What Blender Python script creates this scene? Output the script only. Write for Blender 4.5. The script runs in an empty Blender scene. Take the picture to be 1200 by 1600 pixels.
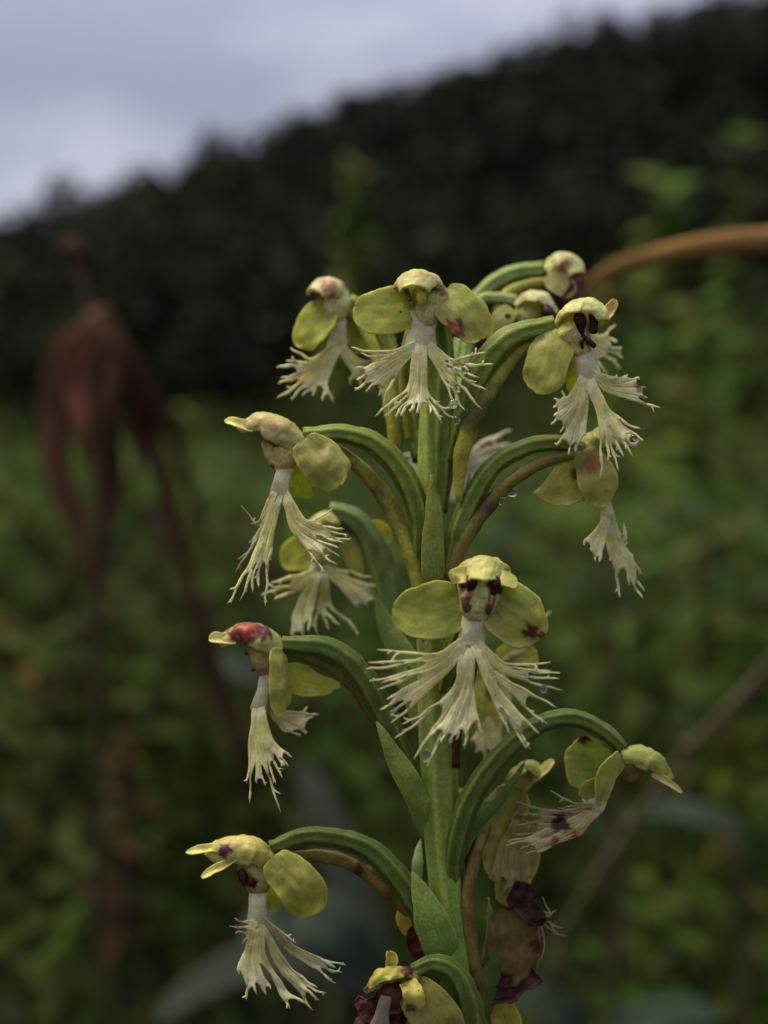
import bpy, math, random
import numpy as np
from mathutils import Vector, noise

R = math.radians
rnd = random.Random(7)
scene = bpy.context.scene
col = scene.collection

# ------------------------------------------------------------------ camera
CAM_H, PITCH = 0.40, R(3.7)
FPX, D0 = 1450.0, 0.072            # focal length in pixels of a 1200x1600 frame, metres to the plant
S = D0 / FPX                       # one pixel at the plant, in metres
CAM = Vector((0, 0, CAM_H))
FW = Vector((0, math.cos(PITCH), -math.sin(PITCH)))
UP = Vector((0, math.sin(PITCH), math.cos(PITCH)))
RT = Vector((1, 0, 0))
cam = bpy.data.cameras.new('camera')
cam.sensor_fit = 'VERTICAL'; cam.sensor_height = 32.0; cam.sensor_width = 24.0
cam.lens = 32.0 * FPX / 1600.0
cam.clip_start = 0.004; cam.clip_end = 2000
cam.dof.use_dof = True
cam.dof.focus_distance = D0 - 70 * S
cam.dof.aperture_fstop = cam.lens * 1e-3 / 0.0024
camo = bpy.data.objects.new('camera', cam); col.objects.link(camo)
camo.location = CAM; camo.rotation_euler = (math.pi / 2 - PITCH, 0, 0)
scene.camera = camo

# ------------------------------------------------------------------ sky, sun, exposure
SUN_EL, SUN_AZ = R(68), R(285)     # azimuth clockwise from +Y: high, to the left and a little behind the plant
w = bpy.data.worlds.new('World'); scene.world = w; w.use_nodes = True
nt = w.node_tree; nt.nodes.clear()
def wn(t, **k):
    n = nt.nodes.new(t)
    for a, b in k.items(): setattr(n, a, b)
    return n
sky = wn('ShaderNodeTexSky', sky_type='NISHITA', sun_disc=False, sun_elevation=SUN_EL, sun_rotation=SUN_AZ)
tc = wn('ShaderNodeTexCoord')
mp = wn('ShaderNodeMapping'); mp.inputs['Scale'].default_value = (2.4, 2.4, 6.5); mp.inputs['Location'].default_value = (.35, .0, .55)
nz = wn('ShaderNodeTexNoise'); nz.inputs['Scale'].default_value = 1.25; nz.inputs['Detail'].default_value = 5; nz.inputs['Roughness'].default_value = .5
rp = wn('ShaderNodeValToRGB')
rp.color_ramp.elements[0].position = .41; rp.color_ramp.elements[0].color = (.212, .220, .288, 1)
rp.color_ramp.elements[1].position = .61; rp.color_ramp.elements[1].color = (.325, .33, .395, 1)
sx = wn('ShaderNodeSeparateXYZ')
gr = wn('ShaderNodeMapRange'); gr.inputs['From Min'].default_value = 0.35; gr.inputs['From Max'].default_value = 1; gr.inputs['To Min'].default_value = 1.0; gr.inputs['To Max'].default_value = 3.0
ml = wn('ShaderNodeVectorMath', operation='SCALE')
sk = wn('ShaderNodeVectorMath', operation='SCALE'); sk.inputs['Scale'].default_value = .008
ad = wn('ShaderNodeVectorMath', operation='ADD')
bg = wn('ShaderNodeBackground'); bg.inputs['Strength'].default_value = 1.0
ow = wn('ShaderNodeOutputWorld')
L = nt.links.new
L(tc.outputs['Generated'], mp.inputs['Vector']); L(mp.outputs[0], nz.inputs['Vector']); L(nz.outputs['Fac'], rp.inputs[0])
L(tc.outputs['Generated'], sx.inputs[0]); L(sx.outputs['Z'], gr.inputs['Value'])
L(rp.outputs[0], ml.inputs[0]); L(gr.outputs[0], ml.inputs['Scale'])
L(sky.outputs[0], sk.inputs[0]); L(ml.outputs[0], ad.inputs[0]); L(sk.outputs[0], ad.inputs[1])
L(ad.outputs[0], bg.inputs['Color']); L(bg.outputs[0], ow.inputs['Surface'])

sl = bpy.data.lights.new('sun', 'SUN'); sl.energy = 3.0; sl.angle = R(28); sl.color = (1, .89, .64)
so = bpy.data.objects.new('sun', sl); col.objects.link(so)
sd = Vector((math.sin(SUN_AZ) * math.cos(SUN_EL), math.cos(SUN_AZ) * math.cos(SUN_EL), math.sin(SUN_EL)))
so.rotation_euler = sd.to_track_quat('Z', 'Y').to_euler()

vs = scene.view_settings
vs.view_transform = 'Standard'; vs.look = 'None'; vs.exposure = 0.65; vs.gamma = 1.0; vs.use_curve_mapping = False
scene.cycles.use_denoising = True
scene.cycles.max_bounces = 5; scene.cycles.adaptive_threshold = .02; scene.cycles.transmission_bounces = 8; scene.cycles.transparent_max_bounces = 8

# ------------------------------------------------------------------ helpers
def P(p):
    """pixel of the photograph + height in pixels towards the camera -> metres"""
    x, y, z = p
    d = D0 - z * S
    return CAM + FW * d + RT * ((x - 600) / FPX * d) + UP * ((800 - y) / FPX * d)
def Q(x, y, d):
    return CAM + FW * d + RT * ((x - 600) / FPX * d) + UP * ((800 - y) / FPX * d)
def V(p): return Vector(p)

def spline(pts, n):
    """Catmull-Rom through pts (any tuples), n samples"""
    a = np.array(pts, float)
    if len(a) == 2:
        t = np.linspace(0, 1, n)[:, None]
        return a[0] * (1 - t) + a[1] * t
    a = np.vstack([2 * a[0] - a[1], a, 2 * a[-1] - a[-2]])
    seg = np.linalg.norm(np.diff(a[1:-1], axis=0)[:, :3], axis=1) + 1e-9
    cum = np.concatenate([[0], np.cumsum(seg)]); out = []
    for s in np.linspace(0, cum[-1], n):
        k = min(int(np.searchsorted(cum, s, 'right')) - 1, len(seg) - 1); k = max(k, 0)
        t = (s - cum[k]) / seg[k]
        p0, p1, p2, p3 = a[k:k + 4]
        out.append(.5 * ((2 * p1) + (-p0 + p2) * t + (2 * p0 - 5 * p1 + 4 * p2 - p3) * t * t + (-p0 + 3 * p1 - 3 * p2 + p3) * t ** 3))
    return np.array(out)

def nrm(v):
    l = np.linalg.norm(v); return v / l if l > 1e-9 else v
def nz3(p, f, seed=0):
    return noise.noise(Vector((p[0] * f + seed * 7.3, p[1] * f - seed * 3.1, p[2] * f + seed * 1.7)))
def lerp(a, b, t): return tuple(np.array(a) * (1 - t) + np.array(b) * t)

class MB:
    """collects vertices in pixel space (or metres when world=True), faces and colours"""
    def __init__(s, world=False): s.v = []; s.f = []; s.c = []; s.world = world
    def add(s, vs, fs, cs):
        o = len(s.v); s.v += [tuple(v) for v in vs]; s.c += [tuple(c) for c in cs]
        s.f += [tuple(i + o for i in f) for f in fs]
    def build(s, name, mat, parent=None, origin=None):
        vs = [V(v) if s.world else P(v) for v in s.v]
        if parent is not None: o = ORI[parent.name]
        else: o = origin if origin is not None else Vector((0, 0, 0))
        me = bpy.data.meshes.new(name)
        me.from_pydata([tuple(v - o) for v in vs], [], s.f); me.update()
        me.polygons.foreach_set('use_smooth', [True] * len(me.polygons))
        at = me.color_attributes.new('Col', 'FLOAT_COLOR', 'POINT')
        at.data.foreach_set('color', np.array([(c[0], c[1], c[2], 1) for c in s.c], 'f').ravel())
        me.materials.append(mat)
        ob = bpy.data.objects.new(name, me); col.objects.link(ob)
        if parent is not None: ob.parent = parent
        else: ob.location = o
        ORI[ob.name] = o.copy()
        return ob
ORI = {}
def empty(name, loc, parent=None):
    o = bpy.data.objects.new(name, None); col.objects.link(o); o.empty_display_size = .005
    if parent is not None: o.parent = parent; o.location = loc - ORI[parent.name]
    else: o.location = loc
    ORI[o.name] = Vector(loc); return o
def tag(o, label, cat=None, group=None, kind=None):
    if label: o['label'] = label
    if cat: o['category'] = cat
    if group: o['group'] = group
    if kind: o['kind'] = kind
    return o

# ------------------------------------------------------------------ materials
def tissue(name, mottle=.25, mscale=900, bump=.35, bscale=4200, rough=.5, trans=.3, speck=0.0, spec=.4, sss=.0, fine=0):
    m = bpy.data.materials.new(name); m.use_nodes = True; t = m.node_tree; t.nodes.clear()
    def n(ty, **k):
        q = t.nodes.new(ty)
        for a, b in k.items(): setattr(q, a, b)
        return q
    l = t.links.new
    at = n('ShaderNodeAttribute', attribute_name='Col'); tc = n('ShaderNodeTexCoord')
    n1 = n('ShaderNodeTexNoise'); n1.inputs['Scale'].default_value = mscale; n1.inputs['Detail'].default_value = 5
    mr = n('ShaderNodeMapRange'); mr.inputs['From Min'].default_value = .3; mr.inputs['From Max'].default_value = .7
    mr.inputs['To Min'].default_value = 1 - mottle; mr.inputs['To Max'].default_value = 1 + mottle * .7
    sc = n('ShaderNodeVectorMath', operation='SCALE')
    l(tc.outputs['Object'], n1.inputs['Vector']); l(n1.outputs['Fac'], mr.inputs['Value'])
    l(at.outputs['Color'], sc.inputs[0]); l(mr.outputs[0], sc.inputs['Scale'])
    colour = sc.outputs[0]
    if fine:      # papillae: grain of lighter, yellower and darker cells
        n5 = n('ShaderNodeTexNoise'); n5.inputs['Scale'].default_value = 4800; n5.inputs['Detail'].default_value = 2
        r5 = n('ShaderNodeMapRange'); r5.inputs['From Min'].default_value = .3; r5.inputs['From Max'].default_value = .7; r5.inputs['To Min'].default_value = 1 - fine; r5.inputs['To Max'].default_value = 1 + fine
        h5 = n('ShaderNodeHueSaturation'); n6 = n('ShaderNodeTexNoise'); n6.inputs['Scale'].default_value = 420; n6.inputs['Detail'].default_value = 4
        r6 = n('ShaderNodeMapRange'); r6.inputs['From Min'].default_value = .3; r6.inputs['From Max'].default_value = .7; r6.inputs['To Min'].default_value = .485; r6.inputs['To Max'].default_value = .53
        l(tc.outputs['Object'], n5.inputs['Vector']); l(n5.outputs['Fac'], r5.inputs['Value']); l(r5.outputs[0], h5.inputs['Value'])
        l(tc.outputs['Object'], n6.inputs['Vector']); l(n6.outputs['Fac'], r6.inputs['Value']); l(r6.outputs[0], h5.inputs['Hue'])
        l(colour, h5.inputs['Color']); colour = h5.outputs['Color']
    if speck:
        vo = n('ShaderNodeTexVoronoi'); vo.inputs['Scale'].default_value = 620; vo.inputs['Randomness'].default_value = 1
        n4 = n('ShaderNodeTexNoise'); n4.inputs['Scale'].default_value = 260
        ma = n('ShaderNodeMapRange'); ma.inputs['From Min'].default_value = .45; ma.inputs['From Max'].default_value = .75; ma.inputs['To Min'].default_value = 0; ma.inputs['To Max'].default_value = .26 * speck
        lt = n('ShaderNodeMath', operation='LESS_THAN')
        mx = n('ShaderNodeMix', data_type='RGBA'); mx.inputs['B'].default_value = (.035, .018, .012, 1)
        l(tc.outputs['Object'], vo.inputs['Vector']); l(tc.outputs['Object'], n4.inputs['Vector'])
        l(n4.outputs['Fac'], ma.inputs['Value']); l(vo.outputs['Distance'], lt.inputs[0]); l(ma.outputs[0], lt.inputs[1])
        l(lt.outputs[0], mx.inputs['Factor']); l(colour, mx.inputs['A']); colour = mx.outputs['Result']
    n2 = n('ShaderNodeTexNoise'); n2.inputs['Scale'].default_value = bscale; n2.inputs['Detail'].default_value = 2
    bp = n('ShaderNodeBump'); bp.inputs['Strength'].default_value = bump; bp.inputs['Distance'].default_value = .00012 if bscale > 1000 else .0005
    l(tc.outputs['Object'], n2.inputs['Vector']); l(n2.outputs['Fac'], bp.inputs['Height'])
    pb = n('ShaderNodeBsdfPrincipled'); pb.inputs['Roughness'].default_value = rough; pb.inputs['Specular IOR Level'].default_value = spec
    if sss:
        pb.inputs['Subsurface Weight'].default_value = sss; pb.inputs['Subsurface Radius'].default_value = (1, .9, .4); pb.inputs['Subsurface Scale'].default_value = .0005
    tr = n('ShaderNodeBsdfTranslucent'); ms = n('ShaderNodeMixShader'); ms.inputs[0].default_value = trans
    out = n('ShaderNodeOutputMaterial')
    l(colour, pb.inputs['Base Color']); l(colour, tr.inputs['Color']); l(bp.outputs[0], pb.inputs['Normal'])
    l(pb.outputs[0], ms.inputs[1]); l(tr.outputs[0], ms.inputs[2]); l(ms.outputs[0], out.inputs['Surface'])
    return m
M_PETAL = tissue('petal_tissue', .26, 620, .22, 9000, .38, .58, .5, .3, fine=.10)
M_HOOD = tissue('hood_tissue', .26, 800, .25, 8000, .40, .42, .2, .3, fine=.10)
M_LIP = tissue('lip_tissue', .2, 1000, .4, 7000, .38, .5, .3, .3, fine=.10)
M_COLUMN = tissue('column_tissue', .3, 1400, .4, 6000, .5, .2, .4, .2, fine=.2)
M_DARK = tissue('withered_tissue', .6, 1500, .8, 3000, .5, .05, 0, .18, fine=.4)
M_GREEN = tissue('ovary_tissue', .2, 800, .4, 6500, .5, .1, .25, .16, fine=.18)
M_SPUR = tissue('spur_tissue', .35, 800, .4, 5600, .5, .2, .8, .18, fine=.22)
M_BRACT = tissue('bract_tissue', .22, 700, .4, 6500, .5, .22, .45, .16, fine=.2)
M_STEM = tissue('stem_tissue', .2, 600, .35, 6000, .5, .05, .35, .16, fine=.16)
M_BG = tissue('meadow_leaf', .3, 60, .2, 300, .7, .35, 0, .06)
M_DEAD = tissue('dead_leaf', .4, 90, .4, 500, .8, .1, 0, .1)
M_TREE = tissue('forest_leaf', .4, .6, .0, 5, .8, .15, 0, .1)
m = bpy.data.materials.new('water'); m.use_nodes = True; M_WATER = m
b = m.node_tree.nodes['Principled BSDF']; b.inputs['Transmission Weight'].default_value = 1; b.inputs['IOR'].default_value = 1.33; b.inputs['Roughness'].default_value = .01
m = bpy.data.materials.new('meadow_soil'); m.use_nodes = True; M_SOIL = m
t = m.node_tree; b = t.nodes['Principled BSDF']; b.inputs['Roughness'].default_value = .95
n1 = t.nodes.new('ShaderNodeTexNoise'); n1.inputs['Scale'].default_value = 3; n1.inputs['Detail'].default_value = 8
r1 = t.nodes.new('ShaderNodeValToRGB'); r1.color_ramp.elements[0].color = (.02, .018, .010, 1); r1.color_ramp.elements[1].color = (.035, .05, .016, 1)
g1 = t.nodes.new('ShaderNodeNewGeometry'); t.links.new(g1.outputs['Position'], n1.inputs['Vector'])
t.links.new(n1.outputs['Fac'], r1.inputs[0]); t.links.new(r1.outputs[0], b.inputs['Base Color'])

# ------------------------------------------------------------------ shape builders (pixel space)
def grid_solid(mb, G, C, th):
    """a sheet given as an nu x nv grid, thickened and rimmed"""
    G = np.array(G); C = np.array(C); nu, nv = G.shape[:2]
    du = np.gradient(G, axis=0); dv = np.gradient(G, axis=1)
    N = np.cross(du, dv); ln = np.linalg.norm(N, axis=2, keepdims=True)
    good = ln[..., 0] > 1e-6
    mean = nrm(N[good].sum(0)) if good.any() else np.array([0, 0, 1.])
    N = np.where(ln > 1e-6, N / np.maximum(ln, 1e-9), mean)
    A = (G + N * th / 2).reshape(-1, 3); B = (G - N * th / 2).reshape(-1, 3)
    k = nu * nv; f = []
    ix = lambda i, j: i * nv + j
    for i in range(nu - 1):
        for j in range(nv - 1):
            q = (ix(i, j), ix(i, j + 1), ix(i + 1, j + 1), ix(i + 1, j))
            f.append(q); f.append(tuple(k + a for a in reversed(q)))
    rim = [ix(0, j) for j in range(nv)] + [ix(i, nv - 1) for i in range(1, nu)] + [ix(nu - 1, j) for j in range(nv - 2, -1, -1)] + [ix(i, 0) for i in range(nu - 2, 0, -1)]
    for a, b2 in zip(rim, rim[1:] + rim[:1]): f.append((a, k + a, k + b2, b2))
    mb.add(list(A) + list(B), f, list(C.reshape(-1, 3)) * 2)

SEED = [0]
def satur(c):
    """yellow green plant tissue reflects little blue"""
    return (c[0] * 1.58, c[1] * 1.54, c[2] * 1.2)
def stained(c, p, stains):
    for s in stains:
        q = np.array(s[0], float); r = s[1]
        d = np.linalg.norm((np.array(p) - q)[:2]) / r + .55 * nz3(p, .11, 5) + .3 * nz3(p, .3, 9)
        if d < 1:
            c = lerp(c, s[2], min(1, (1 - d) * 3.2))
            if len(s) > 3 and .35 < d < .9: c = lerp(c, s[3], .8 * min(1, (.9 - d) * 4))
    return c

def petal(mb, mid, hw, n, um=.55, wb=.28, tip='round', cup=.12, ruffle=1.6, th=1.8, c0=(.3, .34, .08), c1=(.36, .36, .10), edge=(.50, .46, .17), stains=(), nu=26, nv=33, veins=.16, skew=0.0):
    SEED[0] += 1; sd_ = SEED[0]
    us = .5 - .5 * np.cos(np.pi * np.linspace(0, 1, nu)); us[-1] = .9985
    mp_ = spline(mid, 61)
    n = np.array(n, float)
    if n.ndim == 1: n = np.array([n, n])
    G, C = [], []
    for u in us:
        x = u * 60; i = min(int(x), 59); c = mp_[i] * (1 - (x - i)) + mp_[i + 1] * (x - i)
        T = nrm(mp_[min(i + 2, 60)] - mp_[max(i - 1, 0)])
        nn = nrm(n[0] * (1 - u) + n[1] * u)
        sdv = nrm(np.cross(T, nn)); N = nrm(np.cross(sdv, T))
        if N @ nn < 0: N = -N
        if u < um: f = math.sqrt(max(0, 1 - (1 - u / um) ** 2)); f = wb + (1 - wb) * f
        else:
            q = (u - um) / (1 - um)
            f = math.sqrt(max(0, 1 - q * q)) if tip == 'round' else (max(0, 1 - q ** 3.2) ** .45 if tip == 'blunt' else max(0, 1 - q ** 1.7) ** 1.05)
        rg, rc = [], []
        for v in np.linspace(-1, 1, nv):
            vv = math.copysign(abs(v) ** .92, v)
            p = c + sdv * hw * f * (vv + skew * (1 - vv * vv)) + N * (cup * hw * f * v * v)
            p = p + N * ruffle * (3.6 * nz3(c + sdv * hw * v, .022, sd_) + 1.1 * nz3(p, .07, sd_)) + (sdv * math.copysign(1, v) * abs(v) + T * max(0, u - .5) * 2) * ruffle * (2.2 * nz3(p, .028, sd_ + 3) + .8 * nz3(p, .1, sd_ + 3))
            cc = lerp(c0, c1, u)
            k = veins * max(0, math.cos(v * 22 * (.55 + .45 * f) + 1.5 * nz3(p, .03, sd_))) ** 3 * (1 - abs(v) ** 3) * (1.2 - u)
            cc = tuple(a * (1 - k) for a in cc)
            e = max(0, max(abs(v), (u - .5) * 2 if u > .5 else 0) - .82) / .18
            cc = lerp(cc, edge, .6 * min(1, e))
            cc = stained(cc, p, stains)
            rg.append(p); rc.append(satur(cc) if not mb.world else cc)
        G.append(rg); C.append(rc)
    grid_solid(mb, G, C, th)

def shell(mb, spine, rad, openv, arc=100, depth=1.0, th=3.0, c0=(.42, .38, .15), c1=(.48, .42, .2), ruffle=2.0, stains=(), nu=34, nv=35, edge=(.54, .48, .24), vee=0.0):
    """a hood: arched cross-sections under a crest line"""
    SEED[0] += 1; sd_ = SEED[0]
    sp = spline(spine, nu); rr = spline([(i, r, 0) for i, r in enumerate(rad)], nu)[:, 1]
    rr = np.interp(np.linspace(0, len(rad) - 1, nu), range(len(rad)), rad)
    G, C = [], []
    for i in range(nu):
        T = nrm(sp[min(i + 1, nu - 1)] - sp[max(i - 1, 0)])
        O = np.array(openv, float); O = nrm(O - T * (O @ T)); Sd = np.cross(T, O)
        rg, rc = [], []
        for a in np.linspace(-R(arc), R(arc), nv):
            p = sp[i] + O * rr[i] * depth * (1 - math.cos(a)) + Sd * rr[i] * math.sin(a)
            if vee: p = p + T * vee * (i / (nu - 1)) ** 3 * (1 - min(1, abs(a) / R(arc) * 1.6))
            rad_d = nrm(p - (sp[i] + O * rr[i] * depth))
            p = p + rad_d * ruffle * (1.3 * nz3(p, .035, sd_) + 1.0 * nz3(p, .08, sd_) + .75 * nz3(p, .17, sd_))
            cc = lerp(c0, c1, i / (nu - 1)); e = abs(a) / R(arc)
            if e > .85: cc = lerp(cc, edge, .6)
            cc = stained(cc, p, stains)
            rg.append(p); rc.append((cc[0] * 1.36, cc[1] * 1.36, cc[2] * 1.15))
        G.append(rg); C.append(rc)
    grid_solid(mb, G, C, th)

def tube(mb, pts, rad, c0, c1=None, sides=10, n=24, flat=1.0, fdir=(0, 0, 1), ribs=0, ribamp=.1, ribc=None, wob=0.0, caps=True, stains=(), twist=0.0, rounded=False):
    SEED[0] += 1; sd_ = SEED[0]
    c1 = c1 or c0
    sp = spline(pts, n); rr = np.interp(np.linspace(0, len(rad) - 1, n), range(len(rad)), rad)
    if rounded:
        ln_ = np.linalg.norm(np.diff(sp, axis=0), axis=1).sum(); sp = spline([tuple(q) for q in sp], 4 * n)
        tt = .5 - .5 * np.cos(np.pi * np.linspace(0, 1, n)); sp = sp[np.minimum((tt * (4 * n - 1)).round().astype(int), 4 * n - 1)]
        rr = np.interp(tt * (len(rad) - 1), range(len(rad)), rad); d_ = np.minimum(tt, 1 - tt) * ln_ / np.maximum(rr, 1e-6)
        rr = rr * np.sqrt(np.maximum(.02, 1 - (1 - np.minimum(1, d_)) ** 2))
    ref = np.array(fdir, float); vs_, cs, fs = [], [], []
    for i in range(n):
        T = nrm(sp[min(i + 1, n - 1)] - sp[max(i - 1, 0)])
        B = ref - T * (ref @ T)
        if np.linalg.norm(B) < .15: B = np.array([.3, 1., .2]); B = B - T * (B @ T)
        B = nrm(B); A = np.cross(T, B)
        for k in range(sides):
            th = 2 * math.pi * k / sides + twist * i / n
            m_ = 1 + (ribamp * math.cos(ribs * th) if ribs else 0)
            p = sp[i] + (A * math.cos(th) + B * math.sin(th) * flat) * rr[i] * m_
            if wob: p = p + (A * math.cos(th) + B * math.sin(th)) * wob * (nz3(p, .05, sd_) + .5 * nz3(p, .14, sd_))
            cc = lerp(c0, c1, i / (n - 1))
            if ribs and ribc: cc = lerp(cc, ribc, max(0, math.cos(ribs * th)) ** 2 * .8)
            if ribs: cc = (cc[0], cc[1], cc[2] * .7)
            vs_.append(p); cs.append(stained(cc, p, stains))
    for i in range(n - 1):
        for k in range(sides):
            a = i * sides + k; b2 = i * sides + (k + 1) % sides
            fs.append((a, b2, b2 + sides, a + sides))
    if caps:
        fs.append(tuple(reversed(range(sides)))); fs.append(tuple(range((n - 1) * sides, n * sides)))
    mb.add(vs_, fs, cs)

LIPW, LIPY, LIPT = (.81, .76, .51), (.78, .70, .27), (.86, .80, .50)
def lobe(mb, base, bw, ctrl, tips, split=.62, r=3.6, cw=LIPW, cy=LIPY, ct=LIPT, forks=.55, curl=7, seed=1, rip=1.1, stains=(), cwid=None):
    """one lip lobe: a blade bw wide at base, cwid wide at ctrl, that breaks into fringes ending at the tips"""
    g = random.Random(seed * 31 + 5); n = len(tips); base = np.array(base, float); ctrl = np.array(ctrl, float)
    cwid = cwid or bw * 2.0; r = r * .66
    d0 = nrm(ctrl - base)
    base = base - d0 * 10
    a0 = np.array(tips[0][:3], float) - np.array(tips[-1][:3], float)
    sdv = nrm(a0 - d0 * (a0 @ d0)); NT = 26; paths = []
    for i, tp in enumerate(tips):
        tp = np.array(tp[:3], float); s_ = (.5 - i / (n - 1)) if n > 1 else 0
        p0 = base + sdv * bw * s_
        pc = ctrl + sdv * cwid * s_ - d0 * abs(s_) * cwid * .15
        pm = pc * .42 + tp * .58 + d0 * np.linalg.norm(tp - pc) * .06 + np.array([g.uniform(-1, 1), g.uniform(-1, 1), g.uniform(-1, 1)]) * curl * .45
        e = tp + np.array([g.uniform(-1, 1), g.uniform(-1, 1), 0]) * 2
        pp = spline([p0, (p0 * .5 + pc * .5) - sdv * s_ * (cwid - bw) * .18, pc, pm, e], NT)
        for k in range(NT):
            t = k / (NT - 1); am = curl * .62 * max(0, t - .3)
            pp[k] = pp[k] + np.array([nz3(pp[k], .045, seed + i * 3.7), nz3(pp[k], .045, seed + i * 5.1 + 40), 1.3 * nz3(pp[k], .04, seed + i * 2.3 + 80)]) * am * 1.6
            pp[k][2] += rip * math.sin(i * 2.1 + seed) * t - max(0, 3 - k) * 2.6
        paths.append(list(pp))
    def cc(t):
        return lerp(cw, cy, t / .35) if t < .35 else lerp(cy, ct, min(1, (t - .35) / .5))
    def fil(pts, rads, t0, t1):
        k = len(pts); cs_, vs_, fs_ = [], [], []
        for i in range(k):
            T = nrm(np.array(pts[min(i + 1, k - 1)]) - np.array(pts[max(i - 1, 0)]))
            B = np.array([0, 0, 1.]) - T * T[2]; B = nrm(B) if np.linalg.norm(B) > .1 else np.array([0, 1., 0]); A = np.cross(T, B)
            f = i / (k - 1); rr = rads[i]
            if i == k - 1: rr *= .5
            rr *= 1 + .45 * nz3(pts[i], .10, seed)
            for j in range(6):
                th = j * math.pi / 3
                p = np.array(pts[i]) + (A * math.cos(th) + B * math.sin(th) * .62) * rr
                vs_.append(p); cs_.append(stained(cc(t0 + (t1 - t0) * f), p, stains))
        for i in range(k - 1):
            for j in range(6):
                a = i * 6 + j; b2 = i * 6 + (j + 1) % 6; fs_.append((a, b2, b2 + 6, a + 6))
        fs_.append(tuple(range((k - 1) * 6, k * 6)))
        mb.add(vs_, fs_, cs_)
    spl = []
    for i in range(n - 1):
        s_ = split[i] if isinstance(split, (list, tuple)) else split + g.uniform(-.12, .10)
        s_ = min(.95, s_ + .06 + g.uniform(-.05, .04)); spl.append(s_); kk = min(max(3, int(round(NT * s_))), NT)
        G, C = [], []
        for k in range(kk):
            a, b2 = np.array(paths[i][k]), np.array(paths[i + 1][k]); row, rc = [], []
            for v in (0, .25, .5, .75, 1):
                q = a * (1 - v) + b2 * v
                p = q + np.array([0, 0, 1.]) * (rip * 1.2 * nz3(q, .05, seed) + .8 * nz3(q, .16, seed))
                if k >= kk - 2: p = p + (np.array(paths[i][max(k - 1, 0)]) - a) * ((.55 if k == kk - 2 else 1.25) * math.sin(v * math.pi))
                row.append(p); rc.append(stained(tuple(x * (1 - .03 * math.sin(v * math.pi) * (k > 4)) for x in cc(k / (NT - 1))), p, stains))  # slight shading dip painted into the web colour between neighbouring fringes
            G.append(row); C.append(rc)
        grid_solid(mb, G, C, 2.4)
    for i in range(n):
        ss = max([spl[j] for j in (i - 1, i) if 0 <= j < n - 1] or [.2])
        k0 = 2; rads = []
        for k in range(k0, NT):
            t = k / (NT - 1)
            rads.append(r * (.24 + .76 * min(1, max(0, (t - ss + .14) / .16))) * (1 if t < ss else 1 - .68 * (t - ss) / max(.05, 1 - ss)))
        fil(paths[i][k0:], rads, k0 / NT, 1)
        for q_ in range(3):
            if g.random() > forks * (1.3, .8, .6)[q_]: continue
            k = min(NT - 3, max(int(ss * NT) - 1, 11) + g.randint(0, 7)); q = np.array(paths[i][k]); T = nrm(np.array(paths[i][k + 1]) - q)
            ln = max(8, np.linalg.norm(np.array(paths[i][-1]) - q)) * g.uniform(.4, .95) * (1, .6, .45)[q_]
            sgn = g.choice((-1, 1)); A = np.array([-T[1], T[0], g.uniform(-.5, .5)]) * sgn
            e = q + T * ln * .8 + A * ln * g.uniform(.25, .7)
            m_ = q + T * ln * .5 + A * ln * .1
            fil(list(spline([q, m_, e], 7)), list(np.linspace(r * .75, r * .42, 7)), .8, 1)

GREEN, GREENL, GREEND = (.108, .145, .028), (.28, .31, .075), (.075, .108, .026)
SPURC, SPURB = (.27, .23, .055), (.17, .11, .04)
CREAM, FLESH, MAROON = (.46, .42, .17), (.46, .34, .18), (.055, .012, .012)
YG, YG2 = (.30, .33, .07), (.37, .36, .09)
BROWN, RUST = (.09, .035, .02), (.34, .13, .06)

plant = empty('orchid_plant', Vector((P((690, 1600, 0)).x, P((690, 1600, 0)).y, 0)))
tag(plant, 'green orchid spike with ragged fringed cream flowers, sharp in front of the blurred hill', 'orchid')

def flower(anchor, label):
    f = empty('flower', P(anchor), plant)
    f['label'] = label
    return f
def ovary(f, pts, rad, c=GREEN, cl=GREENL):
    mb = MB(); tube(mb, pts, rad, c, lerp(c, cl, .25), sides=36, n=36, ribs=6, ribamp=.085, ribc=cl, twist=2.2, wob=2.2); return mb.build('ovary', M_GREEN, f)
def spur(f, pts, rad, c0=SPURC, c1=SPURC, stains=()):
    c0, c1 = (c0[0], c0[1], c0[2] * .6), (c1[0], c1[1], c1[2] * .6)
    mb = MB(); tube(mb, pts, rad, c0, c1, sides=12, n=30, wob=1.6, stains=stains); return mb.build('spur', M_SPUR, f)
def sepal(f, *a, **k):
    k.setdefault('ruffle', 1.3 + 1.7 * rnd.random()); k['cup'] = k.get('cup', .12) + rnd.uniform(-.12, .12)
    mb = MB(); petal(mb, *a, **k); return mb.build('sepal', M_PETAL, f)
def hood(f, *a, **k):
    mb = MB(); shell(mb, *a, **k); return mb.build('hood', M_HOOD, f)
def tip_piece(f, h, pts, rad, c0=CREAM, c1=LIPT):
    mb = MB(); petal(mb, pts, max(rad) * 1.05, (0, -.55, .8), um=.3, wb=.8, tip='blunt', cup=.5, ruffle=2.0, c0=c0, c1=c1, nu=14, nv=9, veins=0); return mb.build('petal_tip', M_HOOD, h)
def column(f, pts, rad, c0=CREAM, c1=FLESH, flat=.8, stains=()):
    c0, c1 = (c0[0] * 1.1, c0[1] * 1.06, c0[2] * .72), (c1[0] * 1.1, c1[1] * 1.06, c1[2] * .72)
    mb = MB(); tube(mb, pts, rad, c0, c1, sides=44, n=34, flat=flat, wob=2.6, stains=stains, rounded=True); return mb.build('column', M_COLUMN, f)
def anther(f, c, specs):
    for pts, rad in specs:
        mb = MB(); tube(mb, pts, rad, (.05, .010, .008), (.025, .006, .006), sides=12, n=14, wob=3.0, flat=.7, rounded=True); mb.build('anther', M_DARK, c)
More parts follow.
